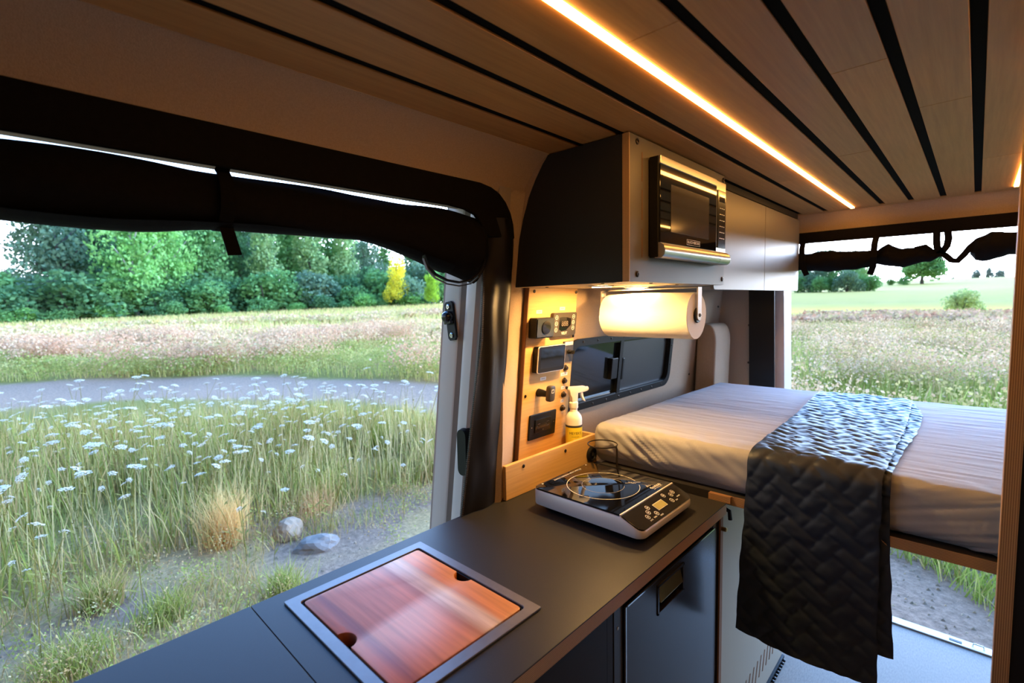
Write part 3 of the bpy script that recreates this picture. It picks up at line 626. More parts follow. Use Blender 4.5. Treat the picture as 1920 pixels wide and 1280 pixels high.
def onbottle(txt, size, z, ang0, mt, r=.0294):
    cu = bpy.data.curves.new('t', 'FONT'); cu.body = txt; cu.size = size; cu.align_x = 'CENTER'; cu.align_y = 'CENTER'; cu.resolution_u = 3
    t = bpy.data.objects.new('t', cu); COL.objects.link(t); me = bpy.data.meshes.new_from_object(t.evaluated_get(bpy.context.evaluated_depsgraph_get())); bpy.data.objects.remove(t); bpy.data.curves.remove(cu)
    for v in me.vertices:
        a = ang0 + v.co.x/r; v.co = Vector((BX + r*math.cos(a), BY + r*math.sin(a), BZ + z + v.co.y)) - ORG[sp.name]
    me.materials.clear(); me.materials.append(mt); link('lettering', me, bo)
A0 = math.radians(-42)
onbottle("MEYER'S", .0125, .100, A0, M['ink']); onbottle('CLEAN DAY', .005, .088, A0, M['ink'])
n = 12; b = MB(); vs = []
for k in range(n+1):
    a = A0 - .25 + 1.1*k/n
    for z in (.022,.080): vs.append((BX+.0292*math.cos(a), BY+.0292*math.sin(a), BZ+z))
b.add(vs, [(2*k,2*k+2,2*k+3,2*k+1) for k in range(n)]); b.build('label_patch', M['label_pale'], bo, smooth='all', fix=False)
onbottle('MULTI-SURFACE', .0042, .068, A0+.25, M['ink'], .0295); onbottle('LEMON VERBENA', .0038, .056, A0+.25, M['ink'], .0295)
b = MB(); b.lathe([(.0145,.183),(.0155,.186),(.0155,.203),(.012,.207),(0,.207)], Tm(BX,BY,BZ), 20); b.build('collar', M['white_plastic'], sp, smooth=40)
D = Vector((.35,.94,0)).normalized()
hp = [(-.018,.232),(-.020,.250),(-.014,.259),(.044,.257),(.052,.254),(.052,.240),(.040,.238),(.014,.236),(.011,.205),(-.011,.205),(-.012,.222)]
def sp_pt(p, s): return (BX + D.x*p[0] - D.y*s, BY + D.y*p[0] + D.x*s, BZ + p[1])
b = MB(); b.prism(hp, lambda p: sp_pt(p,-.010), lambda p: sp_pt(p,.010)); b.build('spray_head', M['white_plastic'], sp, bevel=.002, smooth=40)
tp = [(.026,.238),(.035,.238),(.038,.222),(.046,.205),(.044,.203),(.037,.208),(.030,.222)]
b = MB(); b.prism(tp, lambda p: sp_pt(p,-.006), lambda p: sp_pt(p,.006)); b.build('trigger', M['white_plastic'], sp, bevel=.001)
b = MB(); b.lathe([(0,0),(.007,0),(.008,.006),(.003,.007),(0,.007)], Tm(*sp_pt((.052,.247),0), D), 12); b.build('nozzle', M['white_plastic'], sp, smooth=True)
# wire ring stand behind the cooktop
wr = thing('wire_ring', (-.822, 1.335, .9), 'dark wire ring on two wire legs between cooktop and mattress', 'wire stand')
cx, cy, cz, r = -.862, 1.318, 1.0, .047
b = MB(); b.tube([(cx+r*math.cos(a), cy+r*math.sin(a), cz) for a in np.linspace(0, 2*math.pi, 28)[:-1]], .0022, 8, closed=True); b.build('ring', M['wire'], wr, smooth=True)
for dx, dy in ((-.006,.012),(.006,-.004)):
    b = MB(); b.tube([(cx+r*.98+dx*.3, cy+dy, cz), (cx+r+.004+dx, cy+dy, cz-.004), (cx+r+.004+dx, cy+dy, .93), (cx+r+.004+dx, cy+dy, .9008)], .0022, 8); b.build('leg', M['wire'], wr, smooth=True)

# ================================================================== COUNTER
CX0, CX1 = -.972, -.478
ct = thing('countertop', (-.72, .7, .872), 'charcoal laminate countertop with plywood front edge', 'countertop')
HX0, HX1, HY0, HY1 = -.912, -.576, .350, .631
def slabs(z0, z1, ins=0.0):
    b = MB(); ye = 1.343
    b.box(CX0+ins, CX1-ins, .2885, HY0, z0, z1); b.box(CX0+ins, CX1-ins, HY1, ye, z0, z1); b.box(CX0+ins, HX0, HY0, HY1, z0, z1); b.box(HX1, CX1-ins, HY0, HY1, z0, z1)
    if z1 > .899: b.box(-1.05, -.91, ye, 1.415, z0, z1)
    return b
slabs(.8975, .900).build('laminate_top', M['laminate'], ct)
slabs(.870, .8975).build('plywood_core', M['ply_z'], ct)
pol = rrect(CX0, CX1, -.035, .2865, .075, 8, (1,0,0,0))
b = MB(); b.prism(pol, lambda p: (*p,.8975), lambda p: (*p,.9)); fl = b.build('extension_flap', M['laminate'], ct)
b = MB(); b.prism(pol, lambda p: (*p,.870), lambda p: (*p,.8975)); b.build('flap_core', M['ply_z'], fl)
# base cabinets
bc = thing('base_cabinet', (-.72, .55, 0), 'black base cabinet under the counter left of the fridge', 'cabinet')
b = MB(); b.box(-.945, -.93, .30, .772, .06, .868); b.box(-.945, -.515, .30, .315, .06, .868); b.box(-.945, -.515, .757, .772, .06, .868); b.box(-.945, -.515, .30, .772, .06, .08); b.build('carcass', M['laminate'], bc)
b = MB(); b.box(-.514, -.497, .298, .772, .06, .862); b.build('front_panel', M['laminate'], bc, bevel=.001)
b = MB(); b.box(-.90, -.53, .31, .77, 0, .06); b.build('plinth', M['black_plastic'], bc)
b = MB(); b.box(-.945, -.500, .777, .797, 0, .868); b.build('divider', M['laminate'], bc)
ep = thing('end_panel', (-.70, 1.36, 0), 'narrow brown plywood upright between the fridge and the pale vented box', 'panel')
b = MB(); b.box(-.945, -.4985, 1.346, 1.3645, 0, .868); b.build('board', M['laminate'], ep)
b = MB(); b.box(-.4985, -.494, 1.346, 1.3645, 0, .868); b.build('plywood_edge', M['slot'], ep)
b = MB(); b.lathe([(.006,0),(.006,.012),(.004,.014),(0,.014)], Tm(-.494,1.3555,.818,(1,0,0)), 12); b.build('door_catch', M['brass'], ep, smooth=True)
# fridge
fr = thing('fridge', (-.7, 1.07, .02), 'dark steel drawer fridge with recessed latch under the counter', 'fridge')
b = MB(); b.box(-.93, -.520, .805, 1.338, .02, .866); b.build('body', M['black_plastic'], fr)
fx = -.497
b = MB(); b.box(-.520, fx-.004, .803, .838, .02, .866); b.box(-.520, fx-.004, 1.310, 1.340, .02, .866); b.box(-.520, fx-.004, .838, 1.310, .838, .866); ff = b.build('door_frame', M['fridge'], fr, bevel=.0015)
for z in (.80, .62, .4): screw(ff, (fx-.004, .818, z), (1,0,0), M['chrome'], .0035, .0015)
b = MB(); b.box(fx-.020, fx, .842, .982, .05, .834); b.box(fx-.020, fx, 1.112, 1.306, .05, .834); b.box(fx-.020, fx, .982, 1.112, .05, .752); b.box(fx-.020, fx, .982, 1.112, .815, .834)
dr = b.build('door', M['fridge'], fr)
b = MB(); b.box(fx-.021, fx-.018, .98, 1.114, .75, .817); b.build('latch_recess', M['black_gloss'], dr)
b = MB()
for q in ((.978,.985,.748,.819),(1.109,1.116,.748,.819),(.978,1.116,.748,.754),(.978,1.116,.813,.819)): b.box(fx-.002, fx+.0025, *q)
b.build('latch_frame', M['fridge'], dr, bevel=.001)
b = MB(); b.add([(fx-.004,.990,.811),(fx-.004,1.104,.811),(fx+.004,1.104,.775),(fx+.004,.990,.775),(fx-.010,.990,.811),(fx-.010,1.104,.811),(fx-.004,1.104,.775),(fx-.004,.990,.775)], [(0,1,2,3),(7,6,5,4),(0,3,7,4),(1,5,6,2),(0,4,5,1),(3,2,6,7)]); b.build('latch_paddle', M['brass'], dr, bevel=.001)
b = MB(); b.box(fx-.001, fx+.003, .846, 1.304, .8345, .8375); b.box(fx-.001, fx+.0025, .8385, .8415, .05, .836); b.build('door_lip', M['chrome'], dr)
# box under the bed with slanted vent slots
vb = thing('under_bed_box', (-.8, 1.75, 0), 'pale sage vented panel box on the floor under the bed', 'storage box')
b = MB(); b.box(-.98, -.521, 1.372, 2.10, 0, .885); b.build('panel', M['box_panel'], vb, bevel=.002)
for i in range(9):
    y = 1.66 + i*.040; b = MB(); Ms = frame((-.5208, y, .125 - .0*i), (0,.30,.95), (-1,0,0)); b.obox(Ms, .075, .002, .009); b.build('vent_slot', M['slot'], vb)
b = MB(); b.box(-.521, -.512, 1.372, 2.104, .0005, .012); b.build('floor_seal', M['black_plastic'], vb)
for i in range(24):
    b = MB(); y = 1.6+i*.021; b.lathe([(.006,0),(.006,.006),(0,.008)], Tm(-.508, y, .0), 8); b.build('seal_stud', M['black_plastic'], vb)
b = MB(); b.tube([(-.512,1.40,.862),(-.49,1.40,.855),(-.488,1.402,.83)], .006, 8); b.build('hook', M['black_plastic'], vb, smooth=True)

# sink: frame and basin, with the board lying in it
sk = thing('sink', (-.744, .49, .7), 'steel-grey sink frame set into the countertop around the cutting board', 'sink')
def ringbox(b, o, i, z0, z1):
    n = len(o); vs = [(*p,z0) for p in o] + [(*p,z1) for p in o] + [(*p,z1) for p in i] + [(*p,z0) for p in i]; fs = []
    for k in range(n):
        l_ = (k+1) % n
        for a in range(4): fs.append((a*n+k, a*n+l_, ((a+1)%4)*n+l_, ((a+1)%4)*n+k))
    b.add(vs, fs)
b = MB(); ringbox(b, rrect(-.932,-.557,.333,.648,.004,3), rrect(-.909,-.579,.354,.627,.006,3), .9002, .9042); b.build('rim', mat('grey_sink_rim', (.11,.10,.10), .40, metal=.3, var=.08, vscale=(60,60,60)), sk, bevel=.0008, seg=1)
b = MB(); ringbox(b, rrect(-.911,-.577,.352,.630,.006,3), rrect(-.906,-.582,.357,.624,.006,3), .872, .9001); ringbox(b, rrect(-.911,-.577,.352,.630,.006,3), rrect(-.88,-.608,.385,.597,.02,3), .872, .8765)
ringbox(b, rrect(-.893,-.595,.372,.61,.02,3), rrect(-.888,-.60,.377,.605,.018,3), .70, .874); b.box(-.89,-.598,.375,.607,.695,.702); b.build('basin', M['black_plastic'], sk)
cb = thing('cutting_board', (-.744, .49, .877), 'orange-red hardwood cutting board with a pale stripe lying in the sink frame', 'cutting board')
def board_outline(x0, x1, y0, y1, r):
    o = []
    nx, nr = -.745, .022
    o += [(x0+r*(1-math.cos(a)), y0+r*(1-math.sin(a))) for a in np.linspace(0, math.pi/2, 4)]
    o += [(nx + nr*math.cos(a), y0 + .9*nr*math.sin(a)) for a in np.linspace(math.pi, 0, 11)]
    o += [(x1-r*(1-math.sin(a)), y0+r*(1-math.cos(a))) for a in np.linspace(0, math.pi/2, 4)]
    o += [(x1-r*(1-math.cos(a)), y1-r*(1-math.sin(a))) for a in np.linspace(0, math.pi/2, 4)]
    o += [(nx + nr*math.cos(a), y1 - .9*nr*math.sin(a)) for a in np.linspace(0, math.pi, 11)]
    o += [(x0+r*(1-math.sin(a)), y1-r*(1-math.cos(a))) for a in np.linspace(0, math.pi/2, 4)]
    return o
mb_, n, l, p = _nodes('padauk_board'); p.inputs['Roughness'].default_value = .45; p.inputs['Specular IOR Level'].default_value = .25
co = n.new('ShaderNodeTexCoord'); sp_ = n.new('ShaderNodeSeparateXYZ'); l.new(co.outputs['Object'], sp_.inputs[0])
mp = n.new('ShaderNodeMapping'); mp.inputs['Scale'].default_value = (5, 90, 40); nz = n.new('ShaderNodeTexNoise'); nz.inputs['Scale'].default_value = 1; nz.inputs['Detail'].default_value = 7; l.new(co.outputs['Object'], mp.inputs[0]); l.new(mp.outputs[0], nz.inputs['Vector'])
mw_ = n.new('ShaderNodeMapping'); mw_.inputs['Scale'].default_value = (3, 14, 3); nw = n.new('ShaderNodeTexNoise'); nw.inputs['Scale'].default_value = 1; l.new(co.outputs['Object'], mw_.inputs[0]); l.new(mw_.outputs[0], nw.inputs['Vector'])
ma = n.new('ShaderNodeMath'); ma.operation = 'MULTIPLY_ADD'; ma.inputs[1].default_value = .016; l.new(nz.outputs[0], ma.inputs[0]); l.new(sp_.outputs['Y'], ma.inputs[2])
mr = n.new('ShaderNodeMapRange'); mr.inputs[1].default_value = -.128; mr.inputs[2].default_value = .148; l.new(ma.outputs[0], mr.inputs[0])
rp_ = n.new('ShaderNodeValToRGB'); l.new(mr.outputs[0], rp_.inputs[0]); e = rp_.color_ramp.elements
e[0].position = 0; e[0].color = (.40,.13,.065,1); e[1].position = 1; e[1].color = (.56,.19,.045,1)
for q, c in ((.07,(.42,.12,.058,1)),(.12,(.26,.075,.055,1)),(.17,(.44,.135,.065,1)),(.35,(.46,.155,.078,1)),(.55,(.48,.16,.078,1)),(.62,(.33,.115,.065,1)),(.66,(.44,.26,.18,1)),(.72,(.54,.37,.28,1)),(.77,(.50,.31,.20,1)),(.805,(.50,.165,.055,1)),(.9,(.55,.185,.045,1))):
    k = e.new(q); k.color = c
mx = n.new('ShaderNodeMix'); mx.data_type = 'RGBA'; mx.blend_type = 'MULTIPLY'; mx.inputs[0].default_value = .55; l.new(rp_.outputs[0], mx.inputs[6])
r3 = n.new('ShaderNodeMapRange'); r3.inputs[1].default_value = .3; r3.inputs[2].default_value = .7; r3.inputs[3].default_value = .6; r3.inputs[4].default_value = 1.3; l.new(nz.outputs[0], r3.inputs[0]); l.new(r3.outputs[0], mx.inputs[7]); l.new(mx.outputs[2], p.inputs['Base Color'])
b = MB(); b.prism(board_outline(-.905,-.583,.3585,.6225,.008), lambda q: (*q,.877), lambda q: (*q,.9035)); b.build('board', mb_, cb, bevel=.002, smooth=35)

# ================================================================== INDUCTION COOKTOP
ck = thing('induction_cooktop', (-.695, 1.107, .9), 'portable induction cooktop with black glass and silver body on the counter', 'cooktop')
KX0, KX1, KY0, KY1, KS = -.862, -.530, .970, 1.245, -.588
def topz(x): return .9555 if x <= KS else .9555 - (x-KS)/(KX1-KS)*.024
def kring(ins, zf):
    return [(x, y, zf(x)) for x, y in rrect(KX0+ins, KX1-ins, KY0+ins, KY1-ins, .022-ins*.4, 6)]
def subdiv(r):      # add points where the top breaks
    out = []
    for i, q in enumerate(r):
        out.append(q); w_ = r[(i+1) % len(r)]
        if (q[0]-KS)*(w_[0]-KS) < 0:
            t = (KS-q[0])/(w_[0]-q[0]); out.append((KS, q[1]+(w_[1]-q[1])*t, None))
    return out
def kr(ins, zf):
    return [(x, y, zf(x)) for x, y, _ in subdiv([(x, y, 0) for x, y in rrect(KX0+ins, KX1-ins, KY0+ins, KY1-ins, .022-ins*.4, 6)])]
b = MB(); b.loft([kr(.006, lambda x: .913), kr(.001, lambda x: .915), kr(0, lambda x: .919), kr(0, lambda x: topz(x)-.003), kr(.0015, lambda x: topz(x)-.0005), kr(.004, topz)]); shell = b.build('shell', M['silver'], ck, smooth=35)
b = MB(); b.loft([[(x, y, z) for x, y in rrect(KX0+.022, KX1-.018, KY0+.02, KY1-.02, .02, 5)] for z in (.904, .9145)]); b.build('base', M['black_plastic'], ck)
for x in (KX0+.045, KX1-.04):
    for y in (KY0+.045, KY1-.045):
        b = MB(); b.lathe([(0,0),(.012,0),(.013,.005),(0,.005)], Tm(x,y,.9), 14); b.build('foot', M['black_plastic'], ck)
b = MB(); b.loft([[(x, y, z) for x, y in rrect(KX0+i_, KS-.003, KY0+i_, KY1-i_, .018, 5, (1,0,0,1))] for z, i_ in ((.9555,.0025),(.9592,.0025),(.9597,.0032))]); gl = b.build('glass_top', M['glass_black'], ck, smooth=30)
sl = (topz(KX1)-topz(KS))/(KX1-KS)
def cpt(x, y, o): return (x + o*.38, y, topz(x) + o)
pol = rrect(KS+.002, KX1-.003, KY0+.003, KY1-.003, .016, 5, (0,1,1,0))
b = MB(); b.loft([[cpt(x,y,-.001) for x, y in pol],[cpt(x,y,.0026) for x, y in pol],[cpt(KS+.002+(x-KS-.002)*.99, (KY0+KY1)/2+(y-(KY0+KY1)/2)*.995, .0032) for x, y in pol]]); cpl = b.build('control_face', M['black_gloss'], ck, smooth=30)
b = MB(); b.box(KS-.0025, KS+.0018, KY0+.002, KY1-.002, .954, .9603); b.build('silver_strip', M['silver'], ck, bevel=.0006, seg=1)
def ringprint(cx, cy, r, w_, z, a0=0, a1=2*math.pi, n=64):
    b = MB(); an = np.linspace(a0, a1, n); b.add([(cx+q*math.cos(a), cy+q*math.sin(a), z) for a in an for q in (r-w_/2, r+w_/2)], [(2*i,2*i+1,2*i+3,2*i+2) for i in range(n-1)]); return b
ringprint(-.722, 1.105, .098, .0013, .9600, 1.02, 2*math.pi+.72, 90).build('ring_print', M['print'], gl, fix=False)
ringprint(-.722, 1.105, .057, .0009, .9600, 1.05, 2*math.pi+.62, 70).build('ring_print', mat('grey_print', (.34,.33,.32), .5), gl, fix=False)
def gM(x, y, z=.9600, rot=0): return frame((x,y,z), (math.cos(rot),math.sin(rot),0), (-math.sin(rot),math.cos(rot),0))
UP = math.radians(90)
text('caution_print', '\u26a0 CAUTION HOT SURFACE' if False else 'CAUTION: SURFACE MAY BE HOT AFTER USE', .0062, gM(-.845, 1.11, .9599, UP), M['print'], gl)
for y in (1.005, 1.212):
    b = MB(); b.add([(-.851,y-.004,.9600),(-.851,y+.004,.9600),(-.858+.001,y,.9600)][::1], [(0,1,2)]); b.build('warning_triangle', M['print'], gl, fix=False)
text('logo', 'duxtop', .017, gM(-.612, 1.190, .9599, UP), M['print'], gl)
text('logo_line', 'INDUCTION COOKTOP', .004, gM(-.602, 1.190, .9599, UP), M['print'], gl)
b = MB()
for dy in (-.006, 0, .006): b.add([(-.624+abs(dy)*.3, 1.178+dy-.0018, .9600), (-.624+abs(dy)*.3, 1.178+dy+.0018, .9600), (-.636+abs(dy), 1.178+dy, .9600)], [(0,1,2)])
b.build('logo_flame', M['print'], gl, fix=False)
text('ring_caption', 'MAX 10 INCH', .0055, gM(-.668, 1.178, .9599, math.radians(40)), M['print'], gl); text('ring_caption', 'MIN 5 INCH', .0055, gM(-.672, 1.166, .9599, math.radians(40)), M['print'], gl)
def slopeM(x, y, o=.0034): return frame(cpt(x,y,o), (0,1,0), (-1,0,-sl))
pol = rrect(-.0235,.0235,-.0105,.0105,.001,2)
Mq = slopeM(-.560, 1.113); b = MB(); b.prism(pol, lambda q: Mq @ Vector((*q,-.0006)), lambda q: Mq @ Vector((*q,.0004))); b.build('lcd_frame', M['print'], cpl)
b = MB(); b.prism([(x*.94,y*.88) for x, y in pol], lambda q: Mq @ Vector((*q,.0002)), lambda q: Mq @ Vector((*q,.0007))); b.build('lcd', M['lcd'], cpl)
for y, x in ((1.035,-.552),(1.052,-.560),(1.072,-.548),(1.066,-.570),(1.158,-.574),(1.165,-.553),(1.185,-.566),(1.201,-.570)):
    Mq = slopeM(x, y); b = MB(); nn = 20
    b.add([Mq @ Vector((r_*math.cos(k*2*math.pi/nn), r_*math.sin(k*2*math.pi/nn), .0004)) for r_ in (.0066,.0055) for k in range(nn)], [(k,(k+1)%nn,nn+(k+1)%nn,nn+k) for k in range(nn)])
    b.add([Mq @ Vector(v) for v in ((-.003,-.0007,.0004),(.003,-.0007,.0004),(.003,.0007,.0004),(-.003,.0007,.0004),(-.0007,-.003,.0004),(.0007,-.003,.0004),(.0007,.003,.0004),(-.0007,.003,.0004))], [(0,1,2,3),(4,5,6,7)])
    b.build('touch_key', M['print'], cpl, fix=False)
for tx_, y, x in (('LOCK',1.036,-.5415),('TIMER',1.056,-.5425),('MODE',1.082,-.5385),('TEMP',1.182,-.5475),('ON/OFF',1.203,-.5535)):
    text('key_caption', tx_, .0048, slopeM(x, y), M['print'], cpl)
b = MB(); b.tube([(-.86,1.225,.935),(-.875,1.245,.93),(-.855,1.285,.909),(-.80,1.312,.9065),(-.72,1.318,.9065),(-.66,1.328,.9065),(-.62,1.334,.9065)], .0045, 8); b.build('power_cord', M['black_plastic'], ck, smooth=True)

# ================================================================== BED
bp = thing('bed_platform', (-.1, 1.9, .89), 'plywood bed platform spanning the van behind the counter', 'bed platform')
b = MB(); b.box(-.905, .70, 1.3625, 2.52, .890, .9155); b.build('deck', M['laminate'], bp)
b = MB(); b.box(-.53, .70, 1.360, 1.3625, .890, .9155); b.build('plywood_edge', M['ply_z'], bp)
b = MB(); b.box(-.53, -.47, 1.348, 1.3598, .898, .9155); b.build('corner_block', M['ply_z'], bp)

def rbox(x0, x1, y0, y1, z0, z1, r, nx, ny, nz_, disp):
    """rounded box as one welded grid, displaced"""
    vs = {}; V = []; F = []
    def pt(i, j, k):
        key = (i, j, k)
        if key in vs: return vs[key]
        q = Vector((x0+(x1-x0)*i/nx, y0+(y1-y0)*j/ny, z0+(z1-z0)*k/nz_))
        c = Vector((min(max(q.x, x0+r), x1-r), min(max(q.y, y0+r), y1-r), min(max(q.z, z0+r), z1-r)))
        d = q-c; nrm = d.normalized() if d.length > 1e-6 else Vector((0,0,1))
        if d.length > 1e-6: q = c + nrm*r
        q = q + nrm*disp(q, nrm); vs[key] = len(V); V.append(tuple(q)); return vs[key]
    for k in (0, nz_):
        for i in range(nx):
            for j in range(ny):
                f = (pt(i,j,k), pt(i+1,j,k), pt(i+1,j+1,k), pt(i,j+1,k)); F.append(f if k else f[::-1])
    for j in (0, ny):
        for i in range(nx):
            for k in range(nz_):
                f = (pt(i,j,k), pt(i+1,j,k), pt(i+1,j,k+1), pt(i,j,k+1)); F.append(f[::-1] if j else f)
    for i in (0, nx):
        for j in range(ny):
            for k in range(nz_):
                f = (pt(i,j,k), pt(i,j+1,k), pt(i,j+1,k+1), pt(i,j,k+1)); F.append(f if i else f[::-1])
    return V, F
def mdisp(q, nrm):
    d = 0.0; N = noise.noise
    if nrm.z > .5:      # top: fine wrinkles running across the bed
        d += .0026*N(Vector((q.x*5, q.y*32, 2))) * (.5+.5*N(Vector((q.x*2, q.y*2, 9)))) + .0012*N(Vector((q.x*9+q.y*6, q.y*75, 5)))
        d += .008*N(Vector((q.x*1.5, q.y*1.7, 4)))
        d += .003*max(0, 1-(q.y-1.36)/.25)*N(Vector((q.x*26+q.y*12, q.y*10, 8)))
    if nrm.y < -.3:     # front: slanted pleats
        env = .35 + 1.0*math.exp(-((q.x+.72)/.14)**2) + .55*math.exp(-((q.x-.02)/.15)**2)
        t = q.x*1.0 + (q.z-.98)*(1.5 if q.x < -.4 else -3.2)
        d += .0065*env*N(Vector((t*34, q.z*5, 3))) + .004*env*N(Vector((t*70, q.z*9, 7)))
        d += .003*N(Vector((q.x*12, q.z*22, 1)))
        if q.x < -.40: d -= .020*max(0, (.965-q.z)/.045)*min(1, (-.40-q.x)/.2)
    return d
V_, F_ = rbox(-.94, .70, 1.372, 2.49, .917, 1.046, .030, 260, 150, 22, mdisp)
ma_ = MB(); ma_.v = V_; ma_.f = F_; ma_.m = [0]*len(F_)
mt = ma_.build('mattress', M['sheet'], org=(-.12, 1.93, .917), smooth='all', fix=False)
tag(mt, 'mattress under a taupe fitted sheet with creased front side', 'mattress')

# quilt folded in two, laid over the bed and hanging down in front of it
def herring(u, v):
    i, j = math.floor(u), math.floor(v); fu, fv = u-i, v-j; k = (i-j) % 4
    if k == 0: a, c, w_, h_ = fu, fv, 2, 1
    elif k == 1: a, c, w_, h_ = fu+1, fv, 2, 1
    elif k == 3: a, c, w_, h_ = fu, fv, 1, 2
    else: a, c, w_, h_ = fu, fv+1, 1, 2
    return min(a, w_-a, c, h_-c)
YF, ZT, RB = 1.352, 1.050, .034
L1 = 2.375-(YF+RB); LA = RB*math.pi/2
def qpath(s, off=0.0):
    """s from the far end of the quilt; returns y, z and normal"""
    if s < L1: return 2.375-s, ZT, (0,1)
    if s < L1+LA:
        a = (s-L1)/RB; return YF+RB-RB*math.sin(a), ZT-RB+RB*math.cos(a), (-math.sin(a), math.cos(a))
    return YF, ZT-RB-(s-L1-LA), (-1, 0)
def quilt_grid(xl, xr, s_end, nu, nv, lift, seed, hemtilt=0.0, s0=0.0):
    def fn(u, v):
        s = s0 + (s_end + hemtilt*u - s0)*v
        y, z, (ny, nz_) = qpath(s)
        x = xl(s)+(xr(s)-xl(s))*u
        p_, q_ = x*1.0, s
        ca, sa = math.cos(.62), math.sin(.62)
        hu, hv = (p_*ca+q_*sa)/.040, (-p_*sa+q_*ca)/.033
        d = herring(hu, hv); h = .0036*(1-(1-min(1, d/.42))**2)
        h += .0028*noise.noise(Vector((x*14+seed, s*34, 2))) + .0016*noise.noise(Vector((x*40, s*60+seed, 5)))
        h *= min(1, (min(u, 1-u)*.30)/.012 + .35)
        h += lift
        hang = max(0, s-L1-LA); sway = .010*math.sin(x*16+seed)*hang*2 + .012*hang
        if hang == 0 and s < L1: h += .006*noise.noise(Vector((x*5, s*5, seed)))
        return (x + .004*noise.noise(Vector((s*18, u*2, seed))), y + ny*(h) - sway, z + nz_*h)
    return fn
xl = lambda s: -.472 + .048*min(1, s/L1) - .018*max(0, s-L1-LA)/.5 + .008*math.sin(s*3)
xr = lambda s: -.163 + .030*min(1, s/L1) + .006*math.sin(s*4)
qt = thing('quilt', (-.29, 1.4, ZT), 'charcoal herringbone-stitched quilt draped over the bed and hanging in front', 'quilt')
E_ = L1+LA+.462
b = MB(); f1 = quilt_grid(xl, xr, E_, 84, 400, .012, 0); b.grid(f1, 84, 400)
def under(fn, t):
    def g(u, v):
        x, y, z = fn(u, v); hang = z < ZT-.04
        return (x, y+(t if hang else t*.3), z-(0 if hang else t))
    return g
b.grid(under(f1, .010), 84, 400, True)
b.build('top_fold', M['quilt'], qt, smooth='all', fix=False)
xl2 = lambda s: xl(s)+.03; xr2 = lambda s: xr(s)+.022+.010*math.sin(s*5) - .02*max(0, 1-s/.2)
b = MB(); f2 = quilt_grid(xl2, xr2, E_-.075, 70, 340, .001, 5); 
def f2b(u, v):
    x, y, z = f2(u, v); return (x, y + (.010 if z < ZT-.04 else 0), z-.0005)
b.grid(f2b, 70, 340); b.build('under_fold', M['quilt'], qt, smooth='all', fix=False)

# tall cabinet with plywood upright on the right
tc_ = thing('tall_cabinet', (.3, 1.3, 0), 'tall dark cabinet with a plywood upright at the right edge', 'cabinet')
b = MB(); b.box(.046, .0675, 1.2, 1.238, 0, 1.858); b.build('plywood_upright', M['ply_x'], tc_)
b = MB(); b.box(.0675, .53, 1.204, 1.238, 0, 1.858); b.build('front_panel', M['black_plastic'], tc_)

# ================================================================== REAR DOOR SCREENS
rs = thing('rear_screen', (-.3, 2.74, 1.72), 'black screen bundled and tied up under the rear door header', 'screen')
b = MB(); pol = [(-.90,1.715),(-.60,1.722),(.53,1.716),(.53,1.772),(-.90,1.775)]; b.prism(pol, lambda p: (p[0],2.735,p[1]), lambda p: (p[0],2.744,p[1])); b.build('header_band', M['screen_mesh'], rs)
b = MB(); b.loft([[(xa-.005,2.728,z),(xa+.118,2.728,z),(xa+.118,2.738,z),(xa-.005,2.738,z)] for z, xa in ((0,-.845),(1.0,-.858),(1.5,-.868),(1.72,-.88))]); b.build('side_strip', M['black_vinyl'], rs)
def bundle(name, path, rad, seed, mt_=None):
    b = MB(); P_ = [Vector(p) for p in path]; rings = []; n = 44
    for i in range(n+1):
        t = i/n*(len(P_)-1); k = min(int(t), len(P_)-2); f = t-k; p = P_[k].lerp(P_[k+1], f); r = rad[k]+(rad[k+1]-rad[k])*f
        ring = []
        for a_ in range(24):
            a = 2*math.pi*a_/24; q = r*(1 + .28*noise.noise(Vector((p.x*14+seed, math.cos(a)*1.3, math.sin(a)*1.3))) + .10*noise.noise(Vector((p.x*45, math.cos(a)*3, math.sin(a)*3+seed))))
            ring.append((p.x, p.y + q*.8*math.cos(a), p.z + q*math.sin(a)))
        rings.append(ring)
    b.loft(rings); return b.build(name, M['screen_mesh'], rs, smooth='all')
bundle('bundle', [(-.78,2.715,1.63),(-.66,2.71,1.632),(-.5,2.705,1.627),(-.40,2.71,1.624),(-.335,2.715,1.628)], [.028,.042,.046,.044,.030], 1)
bundle('bundle', [(-.335,2.715,1.63),(-.29,2.71,1.64),(-.24,2.705,1.620),(-.19,2.70,1.625),(-.15,2.71,1.628),(-.115,2.715,1.632)], [.028,.046,.038,.034,.030,.010], 4)
bundle('bundle', [(-.028,2.715,1.640),(-.01,2.71,1.64),(.03,2.70,1.645),(.08,2.70,1.652),(.16,2.71,1.65),(.3,2.71,1.64),(.40,2.71,1.64),(.49,2.715,1.63)], [.018,.040,.052,.046,.05,.045,.045,.03], 8)
def ribbon(name, pts, w_=.011, t=.002, horiz=(1,0,0), mt_=None):
    b = MB(); P_ = [Vector(p) for p in pts]; rings = []
    for i, p in enumerate(P_):
        tg = (P_[min(i+1,len(P_)-1)]-P_[max(i-1,0)]).normalized(); s = tg.cross(Vector((0,1,0))).normalized(); nn = Vector((0,1,0))
        rings.append([p+s*w_+nn*t, p-s*w_+nn*t, p-s*w_-nn*t, p+s*w_-nn*t])
    b.loft(rings); return b.build(name, M['strap'], rs)
ribbon('strap', [(-.334,2.70,1.722),(-.335,2.665,1.69),(-.337,2.655,1.63),(-.338,2.67,1.59),(-.350,2.68,1.556)], .012)
ribbon('strap', [(-.620,2.70,1.722),(-.618,2.674,1.69),(-.614,2.665,1.63),(-.606,2.676,1.59),(-.597,2.684,1.566)], .012)
